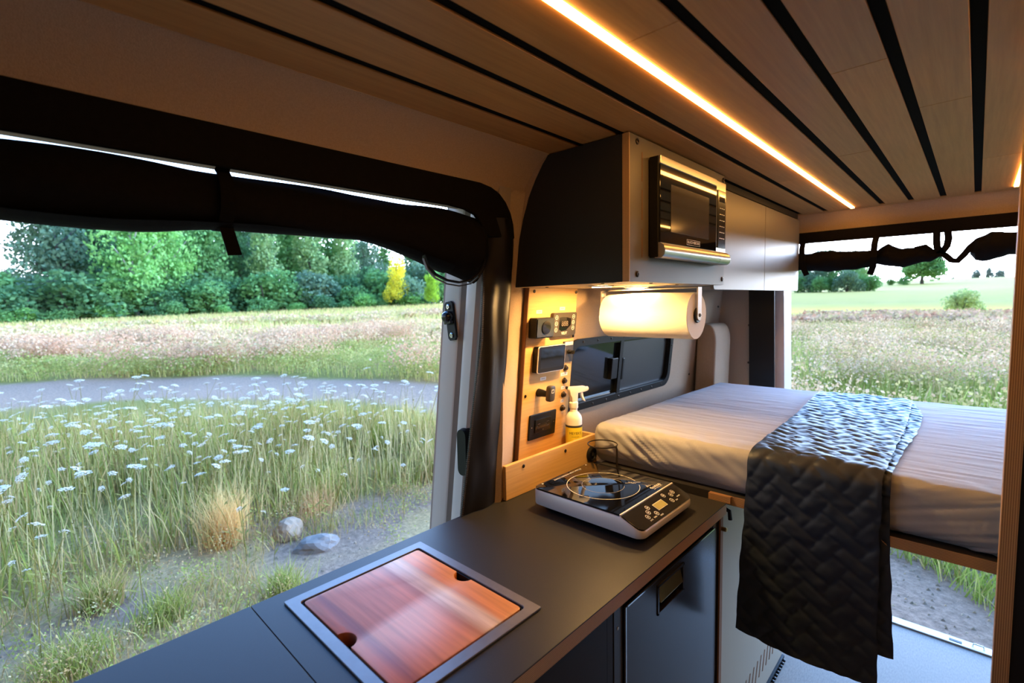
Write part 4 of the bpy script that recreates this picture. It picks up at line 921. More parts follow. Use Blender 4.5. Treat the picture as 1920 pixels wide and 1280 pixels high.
ribbon('strap', [(-.132,2.70,1.72),(-.131,2.70,1.68),(-.128,2.70,1.655),(-.116,2.70,1.635)], .012)
ribbon('strap', [(-.098,2.70,1.72),(-.094,2.70,1.69),(-.098,2.70,1.66),(-.116,2.70,1.63)], .012)
ribbon('strap', [(-.160,2.70,1.612),(-.135,2.70,1.625),(-.116,2.70,1.632),(-.100,2.70,1.620),(-.083,2.70,1.600),(-.064,2.70,1.596),(-.045,2.70,1.620),(-.028,2.70,1.648),(-.006,2.70,1.672),(.03,2.70,1.685)], .011)
ribbon('strap', [(-.20,2.69,1.655),(-.165,2.69,1.663),(-.150,2.69,1.650),(-.157,2.69,1.628),(-.19,2.69,1.618)], .009)
b = MB()
for dx in (-.006,0,.005): b.tube([(-.116,2.698,1.63),(-.116+dx*.6,2.698,1.612),(-.116+dx*1.6,2.698,1.598)], .0012, 5)
b.build('frayed_end', M['strap'], rs)

# ================================================================== OUTSIDE
def sstep(a, b_, x):
    t = np.clip((np.asarray(x, float)-a)/(b_-a), 0, 1); return t*t*(3-2*t)
def polar(x, y):
    r = np.hypot(x, y); a = np.degrees(np.arctan2(y, -np.asarray(x, float))); return r, a
def gz(x, y):
    """height of the land: level round the van, rising gently to the wood and to the hill behind"""
    x = np.asarray(x, float); y = np.asarray(y, float); r, a = polar(x, y)
    left = sstep(25, 100, r)*(.6+1.4*np.clip(a/36, 0, 1))
    rear = 3.0*sstep(70, 125, r) + 6.3*sstep(110, 320, r)
    w_ = sstep(40, 62, np.abs(a))
    bump = .05*np.sin(x*.9+1)*np.sin(y*.8) * sstep(4, 9, r)
    return -.6 + left*(1-w_) + rear*w_ + bump
def r_in(a): return np.interp(a, [-20,0,5,9,16,24,30,36,45], [4.9,5.0,5.1,5.2,5.35,5.5,5.6,5.8,6.4])          # inner edge of the flower meadow
def r_out(a): return r_road0(a)*np.interp(a, [-20,0,20,36,45], [.68,.68,.70,.76,.8])
def r_road0(a): return 15.2 - 5.6*np.clip(a/36, -.3, 1.2)
def r_road1(a): return 20.5 - 7.6*np.clip(a/36, -.3, 1.2)
def rear_grass(x, y): return y - (4.72 - .75*(x+.4)) > 0

angs = np.concatenate([np.linspace(-180, -20, 28)[:-1], np.linspace(-20, 118, 185)[:-1], np.linspace(118, 180, 12)])
rads = np.concatenate([[0.0, 1.0], np.geomspace(1.6, 45, 130), np.geomspace(48, 900, 60)])
A, Rr = np.meshgrid(np.radians(angs), rads); gx = -Rr*np.cos(A); gy = Rr*np.sin(A)
gzv = gz(gx, gy); na = len(angs)
verts = np.stack([gx, gy, gzv], -1).reshape(-1, 3)
ii, jj = np.meshgrid(np.arange(len(rads)-1), np.arange(na-1), indexing='ij'); base = (ii*na+jj).ravel()
faces = np.stack([base, base+na, base+na+1, base+1], -1)
me = bpy.data.meshes.new('ground'); me.from_pydata(verts.tolist(), [], faces.tolist())
rv, av = polar(verts[:,0], verts[:,1]); xv, yv = verts[:,0], verts[:,1]
nv_ = np.array([noise.noise(Vector((x*.35, y*.35, 0))) for x, y in zip(xv, yv)]); nv2 = np.array([noise.noise(Vector((x*1.3, y*1.3, 4))) for x, y in zip(xv, yv)])
gravel = np.array([.36,.305,.35]); dirt = np.array([.40,.345,.275]); grass = np.array([.26,.29,.115]); tan = np.array([.44,.39,.27]); lime = np.array([.80,.76,.17]); hill = np.array([.66,.60,.24])
col = np.tile(grass, (len(xv), 1)); 
def blend(m, c):
    global col
    m = np.clip(m, 0, 1)[:, None]; col = col*(1-m) + c*m
blend(sstep(-.2, .35, nv_), tan*.9)
blend(sstep(35, 60, rv)*.7, (tan+lime)/2)
near_left = 1 - sstep(-.35, .35, rv - r_in(av) - nv_*.9 - nv2*.35)
blend(near_left, dirt*1.3); blend(near_left*sstep(.0, .3, nv2+.25*nv_+ (av-16)/40), gravel)
road = sstep(-.3, .3, rv-r_road0(av)-nv2*.25)*(1-sstep(-.3, .3, rv-r_road1(av)-nv2*.25))*(av < 62)
blend(road*(np.abs(av) < 75), gravel*1.12)
rearm = sstep(48, 60, av)*(1-sstep(125, 140, av))
gm_ = rearm*(1-sstep(-.2, .2, yv-(4.72-.75*(xv+.4))-nv2*.3)); blend(gm_, gravel)
blend((1-sstep(1.0, 3.4, rv)), gravel)
blend(rearm*sstep(52, 62, rv)*(1-sstep(80, 92, rv)), lime); blend(rearm*sstep(84, 110, rv), hill)
col = col*np.array([1.12,.74,.40])
ca = me.color_attributes.new('Col', 'FLOAT_COLOR', 'POINT'); ca.data.foreach_set('color', np.concatenate([col, np.ones((len(col), 1))], 1).astype(np.float32).ravel())
me.polygons.foreach_set('use_smooth', [True]*len(me.polygons))
mg, n, l, p = _nodes('ground_soil'); p.inputs['Roughness'].default_value = .95; p.inputs['Specular IOR Level'].default_value = .1
at = n.new('ShaderNodeAttribute'); at.attribute_name = 'Col'; co = n.new('ShaderNodeTexCoord')
nz = n.new('ShaderNodeTexNoise'); nz.inputs['Scale'].default_value = 22; nz.inputs['Detail'].default_value = 8; nz.inputs['Roughness'].default_value = .75; l.new(co.outputs['Object'], nz.inputs['Vector'])
mr = n.new('ShaderNodeMapRange'); mr.inputs[1].default_value = .3; mr.inputs[2].default_value = .7; mr.inputs[3].default_value = .55; mr.inputs[4].default_value = 1.4; l.new(nz.outputs[0], mr.inputs[0])
hs = n.new('ShaderNodeHueSaturation'); l.new(at.outputs['Color'], hs.inputs['Color']); l.new(mr.outputs[0], hs.inputs['Value']); l.new(hs.outputs[0], p.inputs['Base Color'])
bp_n = n.new('ShaderNodeBump'); bp_n.inputs['Strength'].default_value = .7; bp_n.inputs['Distance'].default_value = .04; l.new(nz.outputs[0], bp_n.inputs['Height']); l.new(bp_n.outputs[0], p.inputs['Normal'])
me.materials.append(mg); gr = link('ground', me); tag(gr, 'gravel, dirt and meadow ground outside the van', kind='structure')

def mesh_np(name, V, F, C, mt_, per=None):
    """V (N,k,3) vertices of N like pieces, F face list inside a piece, C (N,3) colour of each piece"""
    N, k, _ = V.shape; m = bpy.data.meshes.new(name)
    fl = []; ls = []; lt = []
    nl = sum(len(f) for f in F); loops = np.concatenate([np.array(f) for f in F])
    allv = (np.arange(N)[:, None]*k + loops[None]).ravel()
    tot = np.tile(np.array([len(f) for f in F]), N); start = np.concatenate([[0], np.cumsum(tot)[:-1]])
    m.vertices.add(N*k); m.vertices.foreach_set('co', V.astype(np.float32).ravel())
    m.loops.add(len(allv)); m.loops.foreach_set('vertex_index', allv.astype(np.int32))
    m.polygons.add(len(tot)); m.polygons.foreach_set('loop_start', start.astype(np.int32)); m.polygons.foreach_set('loop_total', tot.astype(np.int32))
    m.update(calc_edges=True)
    if C is not None:
        a = m.color_attributes.new('Col', 'FLOAT_COLOR', 'POINT'); cc = np.repeat(np.concatenate([C, np.ones((N,1))], 1), k, 0); a.data.foreach_set('color', cc.astype(np.float32).ravel())
    m.materials.append(mt_); return m
def blades(pos, h, w_, lean, C, mt_, name):
    """grass blades: a quad and a tip each"""
    N = len(h); yaw = rng.uniform(0, 2*np.pi, N); ld = rng.uniform(0, 2*np.pi, N)
    s = np.stack([np.cos(yaw), np.sin(yaw), np.zeros(N)], -1)*w_[:, None]/2
    L = np.stack([np.cos(ld), np.sin(ld), np.zeros(N)], -1)*lean[:, None]
    up = np.stack([np.zeros(N), np.zeros(N), h], -1)
    mid = pos + up*.55 + L*.35; tip = pos + up + L
    V = np.stack([pos-s, pos+s, mid+s*.7, mid-s*.7, tip], 1)
    return mesh_np(name, V, [(0,1,2,3),(3,2,4)], C, mt_)
def cloud(cent, sz, C, mt_, name, flat=0.0):
    """small leaf-like quads turned every way"""
    N = len(sz); a = rng.normal(size=(N,3)); a[:,2] *= (1-flat); a /= np.linalg.norm(a, axis=1)[:,None]
    q = rng.normal(size=(N,3)); q -= (q*a).sum(1)[:,None]*a; q /= np.linalg.norm(q, axis=1)[:,None]
    u = a*sz[:,None]/2; v = q*sz[:,None]/2*.7
    V = np.stack([cent-u, cent-v, cent+u, cent+v], 1)
    return mesh_np(name, V, [(0,1,2,3)], C, mt_)
M['blade'] = leafy('grass_blade', (0,0,0), .35, attr='Col', var=.15, vs=2.0)
M['petal'] = leafy('white_umbel', (.95,.76,.58), .35, var=.04)
M['stalk'] = leafy('green_stalk', (.32,.24,.06), .2)
WBK = np.array([1.0,.74,.46])
def pick(pal, N, j=.12):
    pal = np.array(pal)*WBK; c = pal[rng.integers(0, len(pal), N)]; return np.clip(c*(1+rng.normal(0, j, (N,1))), .01, .95)
def sector(N, a0, a1, r0, r1, pw=1.0):
    a = np.radians(rng.uniform(a0, a1, N)); t = rng.uniform(0, 1, N)**pw
    r0 = r0(np.degrees(a)) if callable(r0) else r0; r1 = r1(np.degrees(a)) if callable(r1) else r1
    r = np.sqrt(r0**2 + (r1**2-r0**2)*t); x = -r*np.cos(a); y = r*np.sin(a); return x, y
def ground_pts(x, y): return np.stack([x, y, gz(x, y)], -1)
GREEN = [(.36,.48,.16),(.50,.60,.26),(.30,.42,.15),(.62,.66,.36),(.44,.54,.18)]; DRY = [(.66,.55,.34),(.60,.50,.33),(.72,.60,.38)]

# the meadow's grass
def clump_noise(x, y, f, s): return np.array([noise.noise(Vector((a*f, b_*f, s))) for a, b_ in zip(x, y)])
x, y = sector(25000, -16, 41, lambda a: r_in(a)-.3, r_out, 1.0)
k = rng.uniform(-.35, .55, len(x)) < clump_noise(x, y, .8, 1)+.15; x, y = x[k], y[k]; N = len(x); r, a = polar(x, y)
h = rng.uniform(.22, .62, N)*(.75+.5*sstep(0, 2.0, r-r_in(a))); dry = rng.uniform(0, 1, N) < .34+.25*clump_noise(x, y, .5, 7)
C = np.where(dry[:,None], pick(DRY, N), pick(GREEN, N))
g1 = link('meadow_grass', blades(ground_pts(x, y), h, rng.uniform(.005,.011,N)*(1+r/14), rng.uniform(.03,.22,N), C, M['blade'], 'meadow_grass')); tag(g1, 'green and straw-coloured meadow grass among the white flowers', 'grass', kind='stuff')
x, y = sector(2200, -15, 40, lambda a: r_in(a)-.4, lambda a: r_out(a)+.3); N = len(x)
gs = link('dry_stalks', blades(ground_pts(x, y), rng.uniform(.45,.95,N), rng.uniform(.004,.007,N)*1.3, rng.uniform(.03,.25,N), pick([(.80,.74,.56),(.72,.70,.50),(.62,.66,.38)], N), M['blade'], 'dry_stalks')); tag(gs, 'tall pale dry stalks standing among the white flowers', 'stalks', kind='stuff')
# thin weeds on the dirt
x, y = sector(26000, -14, 46, 2.6, lambda a: r_in(a)+.3); k = rng.uniform(.05, .75, len(x)) < clump_noise(x, y, 1.5, 3)+.35*np.interp(polar(x,y)[1], [-5,4,14,30,46], [1,.8,.35,.2,-.1]); x, y = x[k], y[k]; N = len(x)
dry = rng.uniform(0,1,N) < .6
g2 = link('sparse_weeds', blades(ground_pts(x, y), rng.uniform(.04,.17,N), rng.uniform(.003,.008,N), rng.uniform(.02,.12,N), np.where(dry[:,None], pick(DRY,N), pick(GREEN,N)), M['blade'], 'sparse_weeds')); tag(g2, 'sparse low weeds on the dirt beside the van', 'weeds', kind='stuff')
# grass behind the van
x = rng.uniform(-6, 7, 34000); y = 4.0+9*rng.uniform(0, 1, 34000)**1.5; k = rear_grass(x, y) & (np.degrees(np.arctan2(y, -x)) > 58); x, y = x[k], y[k]; N = len(x); fd = sstep(0, 2.5, y-(4.72-.75*(x+.4)))
g3 = link('verge_grass', blades(ground_pts(x, y), rng.uniform(.14,.36,N)*(.8+.8*fd), rng.uniform(.006,.012,N)*(1+y/14), rng.uniform(.03,.2,N), pick([(.30,.46,.13),(.38,.52,.18),(.26,.38,.11),(.55,.52,.28)], N), M['blade'], 'verge_grass')); tag(g3, 'bright green grass verge beyond the gravel behind the van', 'grass', kind='stuff')
x = rng.uniform(-1.9, 1.9, 15000); y = 4.0+2.6*rng.uniform(0, 1, 15000); k = rear_grass(x, y+.12*np.sin(x*7)) & (rng.uniform(-.3,.6,15000) < clump_noise(x, y, 1.4, 8)+.25); x, y = x[k], y[k]; N = len(x)
g4 = link('short_verge_grass', blades(ground_pts(x, y), rng.uniform(.06,.20,N), rng.uniform(.004,.008,N), rng.uniform(.02,.12,N), pick([(.40,.62,.18),(.48,.70,.24),(.34,.54,.15),(.66,.68,.36)], N), M['blade'], 'short_verge_grass')); tag(g4, 'short dense green grass at the gravel edge behind the van', 'grass', kind='stuff')
# tall pale weeds gone to seed beyond the track and behind the van
def weeds(name, x, y, per, hgt, spread, pal, low, label, top=.65, sz=(.05,.12)):
    N = len(x); r, _ = polar(x, y); z = gz(x, y); hh = rng.uniform(.7, 1.15, N)*hgt
    X = np.repeat(x, per)+rng.normal(0, spread, N*per); Y = np.repeat(y, per)+rng.normal(0, spread, N*per); t = rng.beta(2.2, 1.3, N*per)
    Zz = np.repeat(z, per) + t*np.repeat(hh, per); S = rng.uniform(*sz, N*per)*np.repeat(1+r/45, per)
    tone = np.repeat(rng.integers(0, len(pal), N), per); C = (np.array(pal)*np.array([.98,.70,.47]))[tone]*(1+rng.normal(0,.10,(N*per,1)))
    lowm = (t+rng.normal(0,.12,N*per) < (1-top))[:,None]; C = np.clip(np.where(lowm, pick(low, N*per), C), .01, .95)
    o = link(name, cloud(np.stack([X,Y,Zz],-1), S, C, M['blade'], name)); tag(o, label, 'weeds', kind='stuff'); return o
PALE = [(.88,.74,.64),(.92,.80,.70),(.84,.68,.58),(.90,.82,.68),(.72,.72,.50),(.82,.62,.52)]
def wfield(n, a0, a1, r0, r1, f, thr, s):
    x, y = sector(n, a0, a1, r0, r1); k = clump_noise(x, y, f, s) > thr; return x[k], y[k]
x, y = wfield(1500, -12, 40, lambda a: r_road1(a)+.6, 34, .24, .10, 2)
weeds('seeded_weeds', x, y, 170, 1.15, .36, PALE, [(.50,.62,.28),(.58,.66,.34)], 'pale pinkish seeded weeds beyond the gravel track', sz=(.035,.08))
x, y = sector(420, -12, 40, lambda a: r_road1(a)+.2, lambda a: r_road1(a)+9)
weeds('green_weeds', x, y, 90, .6, .28, [(.50,.64,.28),(.44,.58,.22),(.62,.70,.36)], [(.40,.54,.20)], 'green weeds along the far edge of the gravel track', sz=(.03,.07))
x, y = wfield(1400, -12, 42, 30, 62, .09, -.05, 5)
weeds('far_weeds', x, y, 36, .7, .45, [(.92,.84,.64),(.84,.88,.54),(.90,.78,.66),(.78,.84,.50)], [(.66,.76,.38)], 'pale weeds in the far half of the field', sz=(.08,.18))
x, y = wfield(900, 74, 108, 8, 30, .32, .05, 6)
weeds('rear_weeds', x, y, 190, .95, .34, [(.86,.78,.68),(.90,.82,.74),(.80,.70,.54),(.84,.70,.60),(.60,.64,.36)], [(.36,.50,.20),(.44,.54,.26)], 'pale seeded weeds behind the van', top=.6, sz=(.025,.06))
x, y = wfield(1200, 74, 106, 30, 58, .09, -.15, 9)
weeds('rear_far_weeds', x, y, 30, .7, .5, [(.74,.62,.56),(.70,.64,.50),(.62,.60,.40),(.66,.46,.38)], [(.46,.50,.28)], 'pinkish weeds far behind the van', sz=(.10,.22))
# greener grass between them
def fieldgrass(name, n, a0, a1, r0, r1, hh, ww, pal, label):
    x, y = sector(n, a0, a1, r0, r1); N = len(x); o = link(name, blades(ground_pts(x, y), rng.uniform(.5,1.2,N)*hh, rng.uniform(.6,1.3,N)*ww, rng.uniform(.05,.3,N)*hh, pick(pal, N), M['blade'], name)); tag(o, label, 'grass', kind='stuff')
fieldgrass('field_grass', 42000, -12, 42, lambda a: r_road1(a)+.2, 45, .34, .020, [(.62,.72,.32),(.54,.66,.26),(.74,.78,.42),(.80,.74,.48)], 'yellow-green grass of the field beyond the track')
fieldgrass('distant_field_grass', 22000, -12, 46, 42, 96, .55, .12, [(.78,.86,.46),(.70,.82,.40),(.88,.86,.56),(.84,.76,.54)], 'pale green grass of the field before the wood')
fieldgrass('rear_field_grass', 26000, 74, 107, 10, 60, .5, .05, [(.52,.68,.28),(.46,.64,.26),(.66,.72,.40),(.74,.68,.50)], 'green grass of the field behind the van')

# white umbels: three hundred single plants nearest the van, the rest as one mass
def umbel_plant(seed, h, ur):
    rs_ = np.random.default_rng(seed); st = MB(); bend = rs_.normal(0, .05, 2); fl = MB()
    top = Vector((bend[0]*2, bend[1]*2, h)); st.tube([(0,0,0), (bend[0]*.6, bend[1]*.6, h*.5), tuple(top)], [.0035,.003,.002], 4)
    tilt = Vector((rs_.normal(0,.25), rs_.normal(0,.25), 1)).normalized(); Mq = Tm(*top, tilt)
    for k in range(int(14+ur*220)):
        rr_ = ur*math.sqrt((k+.5)/(14+ur*220)); a = k*2.39996
        c = Mq @ Vector((rr_*math.cos(a), rr_*math.sin(a), .035+.010*(1-(rr_/ur)**2)+rs_.normal(0,.002)))
        q = ur*.21; pts = [c + (Mq.to_3x3() @ Vector((q*math.cos(t*1.2566+a), q*math.sin(t*1.2566+a), rs_.normal(0,.002)))) for t in range(5)]
        fl.add(pts, [(0,1,2,3,4)])
        if k % 4 == 0: st.add([top, c+Vector((.0015,0,-.001)), c+Vector((0,.0015,-.001))], [(0,1,2)])
    for k in range(4):
        z = h*(.15+.17*k); a = rs_.uniform(0, 6.28); L_ = .10-.012*k; b0 = Vector((bend[0]*z/h, bend[1]*z/h, z)); d = Vector((math.cos(a), math.sin(a), .5)); s = Vector((-math.sin(a), math.cos(a), 0))
        st.add([b0, b0+d*L_*.5+s*.012, b0+d*L_, b0+d*L_*.5-s*.012], [(0,1,2,3)])
    return st, fl
VARS = []
for sd, h, ur in ((1,.82,.046),(2,.70,.036),(3,.92,.054),(4,.60,.030),(5,.75,.042),(6,.48,.026)):
    s_, f_ = umbel_plant(sd, h, ur)
    def mk(mb, nm, mt_):
        m = bpy.data.meshes.new(nm); m.from_pydata([tuple(v) for v in mb.v], [], mb.f); m.materials.append(mt_); return m
    VARS.append((mk(s_, 'umbel_stem', M['stalk']), mk(f_, 'umbel_head', M['petal'])))
x, y = sector(1150, -13, 38, lambda a: r_in(a)-1.2, lambda a: r_out(a)+.3, 1.0); k = (clump_noise(x, y, .55, 11) > -.30) & (rng.uniform(0, 1, len(x)) < np.interp(polar(x, y)[1], [0, 10, 26, 34], [1, .95, .6, .3])) & ((polar(x, y)[0] > r_in(polar(x, y)[1])-.1) | (rng.uniform(0, 1, len(x)) < .45)); x, y = x[k], y[k]
order = np.argsort(np.hypot(x, y)); x, y = x[order], y[order]
P3 = ground_pts(x, y)
FAR_V = []; FAR_I = []
for i in range(len(x)):
    vi = int(rng.integers(0, 6)); sc_ = rng.uniform(.75, 1.15); rz = rng.uniform(0, 6.28)
    if i < 300:
        stm, hd = VARS[vi]
        o = bpy.data.objects.new('white_wildflower', stm); o.location = P3[i]; o.rotation_euler = (0,0,rz); o.scale = (sc_,)*3; COL.objects.link(o)
        tag(o, 'white umbel wildflower on a thin stalk in the meadow beside the van', 'flower', 'white wildflowers in the meadow')
        c = bpy.data.objects.new('flower_head', hd); c.parent = o; COL.objects.link(c)
    else: FAR_V.append((vi, P3[i], sc_, rz))
vs, fs, mi = [], [], []
for vi, p, s_, rz in FAR_V:
    cr, sr = math.cos(rz)*s_, math.sin(rz)*s_
    for q, m in enumerate(VARS[vi]):
        b0 = len(vs); vs += [(p[0]+v.co.x*cr-v.co.y*sr, p[1]+v.co.x*sr+v.co.y*cr, p[2]+v.co.z*s_) for v in m.vertices]
        fs += [tuple(b0+t for t in f.vertices) for f in m.polygons]; mi += [q]*len(m.polygons)
m = bpy.data.meshes.new('white_wildflowers'); m.from_pydata(vs, [], fs); m.materials.append(M['stalk']); m.materials.append(M['petal']); m.polygons.foreach_set('material_index', mi)
tag(link('white_wildflower_mass', m), 'mass of white wildflowers further out in the meadow', 'flowers', kind='stuff')

xq, yq = sector(190, -12, 44, 2.9, lambda a: r_in(a)+.5); kq = (clump_noise(xq, yq, .9, 21) > -.25) & (np.hypot(xq+3.9, yq-1.6) > .55); xq, yq = xq[kq], yq[kq]
weeds('low_forbs', xq, yq, 70, .24, .07, [(.44,.58,.20),(.54,.64,.28),(.38,.50,.17),(.60,.58,.38),(.58,.50,.32)], [(.36,.48,.18),(.50,.44,.28)], 'small leafy weeds scattered over the dirt beside the van', top=.7, sz=(.008,.022))
# rocks
def rock(loc, s, seed, mt_, label, rot=0):
    bm = bmesh.new(); bmesh.ops.create_icosphere(bm, subdivisions=3, radius=1)
    for v in bm.verts:
        d = 1 + .35*noise.noise(v.co*1.1+Vector((seed,0,0))) + .12*noise.noise(v.co*3+Vector((0,seed,0))); c = v.co*d
        c.z = max(c.z, -.45); v.co = Vector((c.x*s[0], c.y*s[1], c.z*s[2]))
    m = bpy.data.meshes.new('rock'); bm.to_mesh(m); bm.free(); m.materials.append(mt_); o = bpy.data.objects.new('rock', m); o.location = loc; o.rotation_euler = (0,0,rot); COL.objects.link(o); tag(o, label, 'rock', 'rocks at the edge of the meadow')
rock((-4.45,1.66,-.555), (.13,.12,.12), 2.0, mat('tan_stone', (.40,.24,.14), .85, var=.2, vscale=(9,9,9), bump=.6, bscale=60), 'tan boulder at the edge of the meadow among dry grass', .5)
rock((-4.05,1.74,-.58), (.17,.12,.075), 5.0, mat('grey_stone', (.25,.18,.14), .85, var=.2, vscale=(9,9,9), bump=.6, bscale=60), 'flat grey rock in front of the tan boulder', 1.1)
# tufts that stand out
def tuft(loc, n, h, sp, pal, w_, label, lean=.5, name='grass_tuft'):
    p = np.tile(np.array([0,0,0.0]), (n,1)) + np.concatenate([rng.normal(0, sp*.3, (n,2)), np.zeros((n,1))], 1)
    hh = rng.uniform(.5, 1.0, n)*h; o = link(name, blades(p, hh, np.full(n, w_), rng.uniform(.1, lean, n)*h, pick(pal, n), M['blade'], name)); o.location = loc; tag(o, label, 'grass tuft', 'grass tufts at the edge of the meadow')
def at_ground(x, y): return (x, y, float(gz(x, y))-.01)
tuft(at_ground(-4.72,1.24), 420, .58, .26, [(.98,.82,.52),(.92,.74,.46)], .007, 'blond dry grass tuft left of the tan boulder', .55)
tuft(at_ground(-4.75,2.05), 260, .34, .40, [(.92,.72,.52),(.80,.60,.44)], .006, 'low brownish dry grass behind the tan boulder', .8)
tuft(at_ground(-3.55,1.30), 260, .24, .22, GREEN, .008, 'small bright green weed in front of the grey rock', .8)
tuft(at_ground(-3.85,.62), 240, .26, .26, GREEN, .008, 'green weed clump near the dark counter edge', .8)
tuft(at_ground(-6.0,3.55), 420, .55, .45, [(.44,.56,.18),(.36,.48,.14)], .010, 'tall green grass clump beside the door jamb', .35)
tuft(at_ground(-5.1,3.1), 200, .30, .3, [(.48,.58,.20),(.55,.55,.25)], .009, 'light green grass clump on the gravel near the jamb', .5)
tuft(at_ground(-4.35,.35), 300, .30, .22, GREEN+DRY, .008, 'mixed green and straw weed clump at the left of the doorway', .7)
tuft(at_ground(-3.7,.15), 240, .26, .30, GREEN, .008, 'green weeds nearest the rounded counter corner', .7)
# loose stones
N = 2600; x = np.concatenate([sector(1700, -10, 48, 2.2, 6.5)[0], rng.uniform(-1.6,1.2,900)]); yy = []
xs, ys = sector(1700, -10, 48, 2.2, 6.2); x2, y2 = rng.uniform(-1.8,1.4,900), rng.uniform(2.9,5.2,900)
x = np.concatenate([xs,x2]); y = np.concatenate([ys,y2]); N = len(x); s = rng.uniform(.006,.022,N)
tet = np.array([(1,0,-.3),(-.5,.87,-.3),(-.5,-.87,-.3),(.1,.1,.7)]); V = ground_pts(x,y)[:,None,:] + tet[None]*s[:,None,None]*(1+rng.normal(0,.25,(N,4,3)))
tag(link('loose_gravel', mesh_np('loose_gravel', V, [(0,1,3),(1,2,3),(2,0,3)], pick([(.36,.35,.36),(.30,.29,.29),(.46,.42,.38),(.52,.50,.49)], N), M['blade'])), 'loose gravel stones scattered beside and behind the van', 'gravel', kind='stuff')

# trees
M['bark'] = mat('tree_bark', (.12,.095,.075), .9, var=.3, vscale=(6,6,1)); M['pale_bark'] = mat('pale_bark', (.42,.38,.34), .9)
def crown(seed, blobs, n, sz):
    g = np.random.default_rng(seed); P_ = []
    vol = np.array([b_[3]*b_[4]*b_[5] for b_ in blobs])**.7; cnt = (vol/vol.sum()*n).astype(int)
    for (cx, cy, cz, rx, ry, rz), k in zip(blobs, cnt):
        d = g.normal(size=(k,3)); d /= np.linalg.norm(d, axis=1)[:,None]; q = g.uniform(.45, 1.05, k)**.5
        lump = 1 + .18*np.sin(d[:,0]*7+seed)*np.sin(d[:,1]*6+1)*np.sin(d[:,2]*8)
        P_.append(np.array([cx,cy,cz]) + d*(q*lump)[:,None]*np.array([rx,ry,rz]))
    P_ = np.concatenate(P_); global rng
    s = g.uniform(.6, 1.3, len(P_))*sz
    return cloud(P_, s, None, None, 'crown')
def blobset(seed, n, R, z0, z1, r0, r1, taper=.5):
    g = np.random.default_rng(seed); o = []
    for i in range(n):
        t = (i+.5)/n; z = z0+(z1-z0)*t; a = g.uniform(0, 6.28); rr_ = R*g.uniform(.2, .8)*(1-taper*t); r_ = g.uniform(r0, r1)*(1-taper*.5*t); o.append((rr_*math.cos(a), rr_*math.sin(a), z, r_, r_, r_*g.uniform(.7, 1.0)))
    return o
# unit crowns are one metre tall and are scaled per tree
CR = {
 'broad': [crown(s, blobset(s, 26, .36, .22, .90, .12, .20), 5200, .034) for s in (11, 12, 13)],
 'tall': [crown(s, blobset(s, 30, .20, .12, .94, .07, .13, .55), 3600, .032) for s in (21, 22, 23)],
 'shrub': [crown(s, blobset(s, 16, .55, .18, .78, .22, .34, .4), 2200, .085) for s in (31, 32, 33)],
 'oak': [crown(s, blobset(s, 20, .62, .36, .86, .20, .30, .3), 5200, .075) for s in (41, 42)]}
def trunk_mesh(kind):
    b = MB()
    if kind == 'broad':
        b.tube([(0,0,0),(.01,.005,.25),(.0,.02,.5),(.02,0,.8)], [.024,.018,.013,.005], 7)
        for a, z in ((0,.28),(1.9,.34),(3.6,.40),(5.2,.48),(2.8,.55)): b.tube([(0,.01,z),(.14*math.cos(a),.14*math.sin(a),z+.14),(.26*math.cos(a),.26*math.sin(a),z+.24)], [.010,.007,.003], 5)
    elif kind == 'tall':
        b.tube([(0,0,0),(.006,0,.4),(0,.01,.9)], [.014,.010,.003], 6)
        for a, z in ((.5,.3),(2.4,.42),(4.2,.52),(5.6,.65)): b.tube([(0,0,z),(.10*math.cos(a),.10*math.sin(a),z+.13)], [.006,.002], 5)
    elif kind == 'oak':
        b.tube([(0,0,0),(.02,0,.25),(0,.02,.5)], [.05,.038,.025], 7)
        for a, z in ((0,.3),(2.1,.34),(4.1,.32),(5.3,.4)): b.tube([(.01,0,z),(.3*math.cos(a),.3*math.sin(a),z+.26)], [.022,.008], 5)
    else:
        for a in (0,1.3,2.6,3.9,5.1): b.tube([(0,0,0),(.25*math.cos(a),.25*math.sin(a),.6)], [.02,.008], 5)
    m = bpy.data.meshes.new('trunk'); m.from_pydata([tuple(v) for v in b.v], [], b.f); m.materials.append(M['bark']); return m
TK = {k: trunk_mesh(k) for k in CR}
for k in CR:
    for m in CR[k]: m.materials.append(M['bark'])
LEAF = {n_: leafy('foliage_'+n_, (c[0]*1.55, c[1]*1.3, c[2]*1.15), .30, var=.32, vs=9.0) for n_, c in dict(teal=(.15,.25,.16), deep=(.10,.22,.10), mid=(.15,.32,.12), bright=(.22,.46,.15), pale=(.25,.40,.18), yellow=(.66,.66,.08), lime=(.30,.48,.06), hazy=(.20,.27,.24), sage=(.36,.46,.22)).items()}  # hazy: distance haze is put into the leaf colour
TI = [0]
def tree(name, kind, x, y, h, wd, leaf, label, cat='tree', group=None, bark=None):
    """h: height in metres, wd: width against the unit crown"""
    t = bpy.data.objects.new(name, None); t.location = (x, y, float(gz(x, y))-.1); t.rotation_euler = (0,0,rng.uniform(0,6.28)); t.scale = (h*wd, h*wd, h); COL.objects.link(t); tag(t, label, cat, group)
    TI[0] += 1; vi = TI[0] % len(CR[kind])
    for nm, m, mt_ in (('crown', CR[kind][vi], LEAF[leaf]), ('trunk', TK[kind], bark or M['bark'])):
        c = bpy.data.objects.new(nm if kind != 'shrub' or nm == 'crown' else 'stems', m); c.parent = t; COL.objects.link(c); c.material_slots[0].link = 'OBJECT'; c.material_slots[0].material = mt_
def px_dir(px):
    """level direction of a picture column of the wood's edge, as metres east/north of the van"""
    u = (px-960)/912.94; dx = .7241*u-.6886; dy = .6891*u+.7212; n_ = math.hypot(dx, dy); return dx/n_, dy/n_
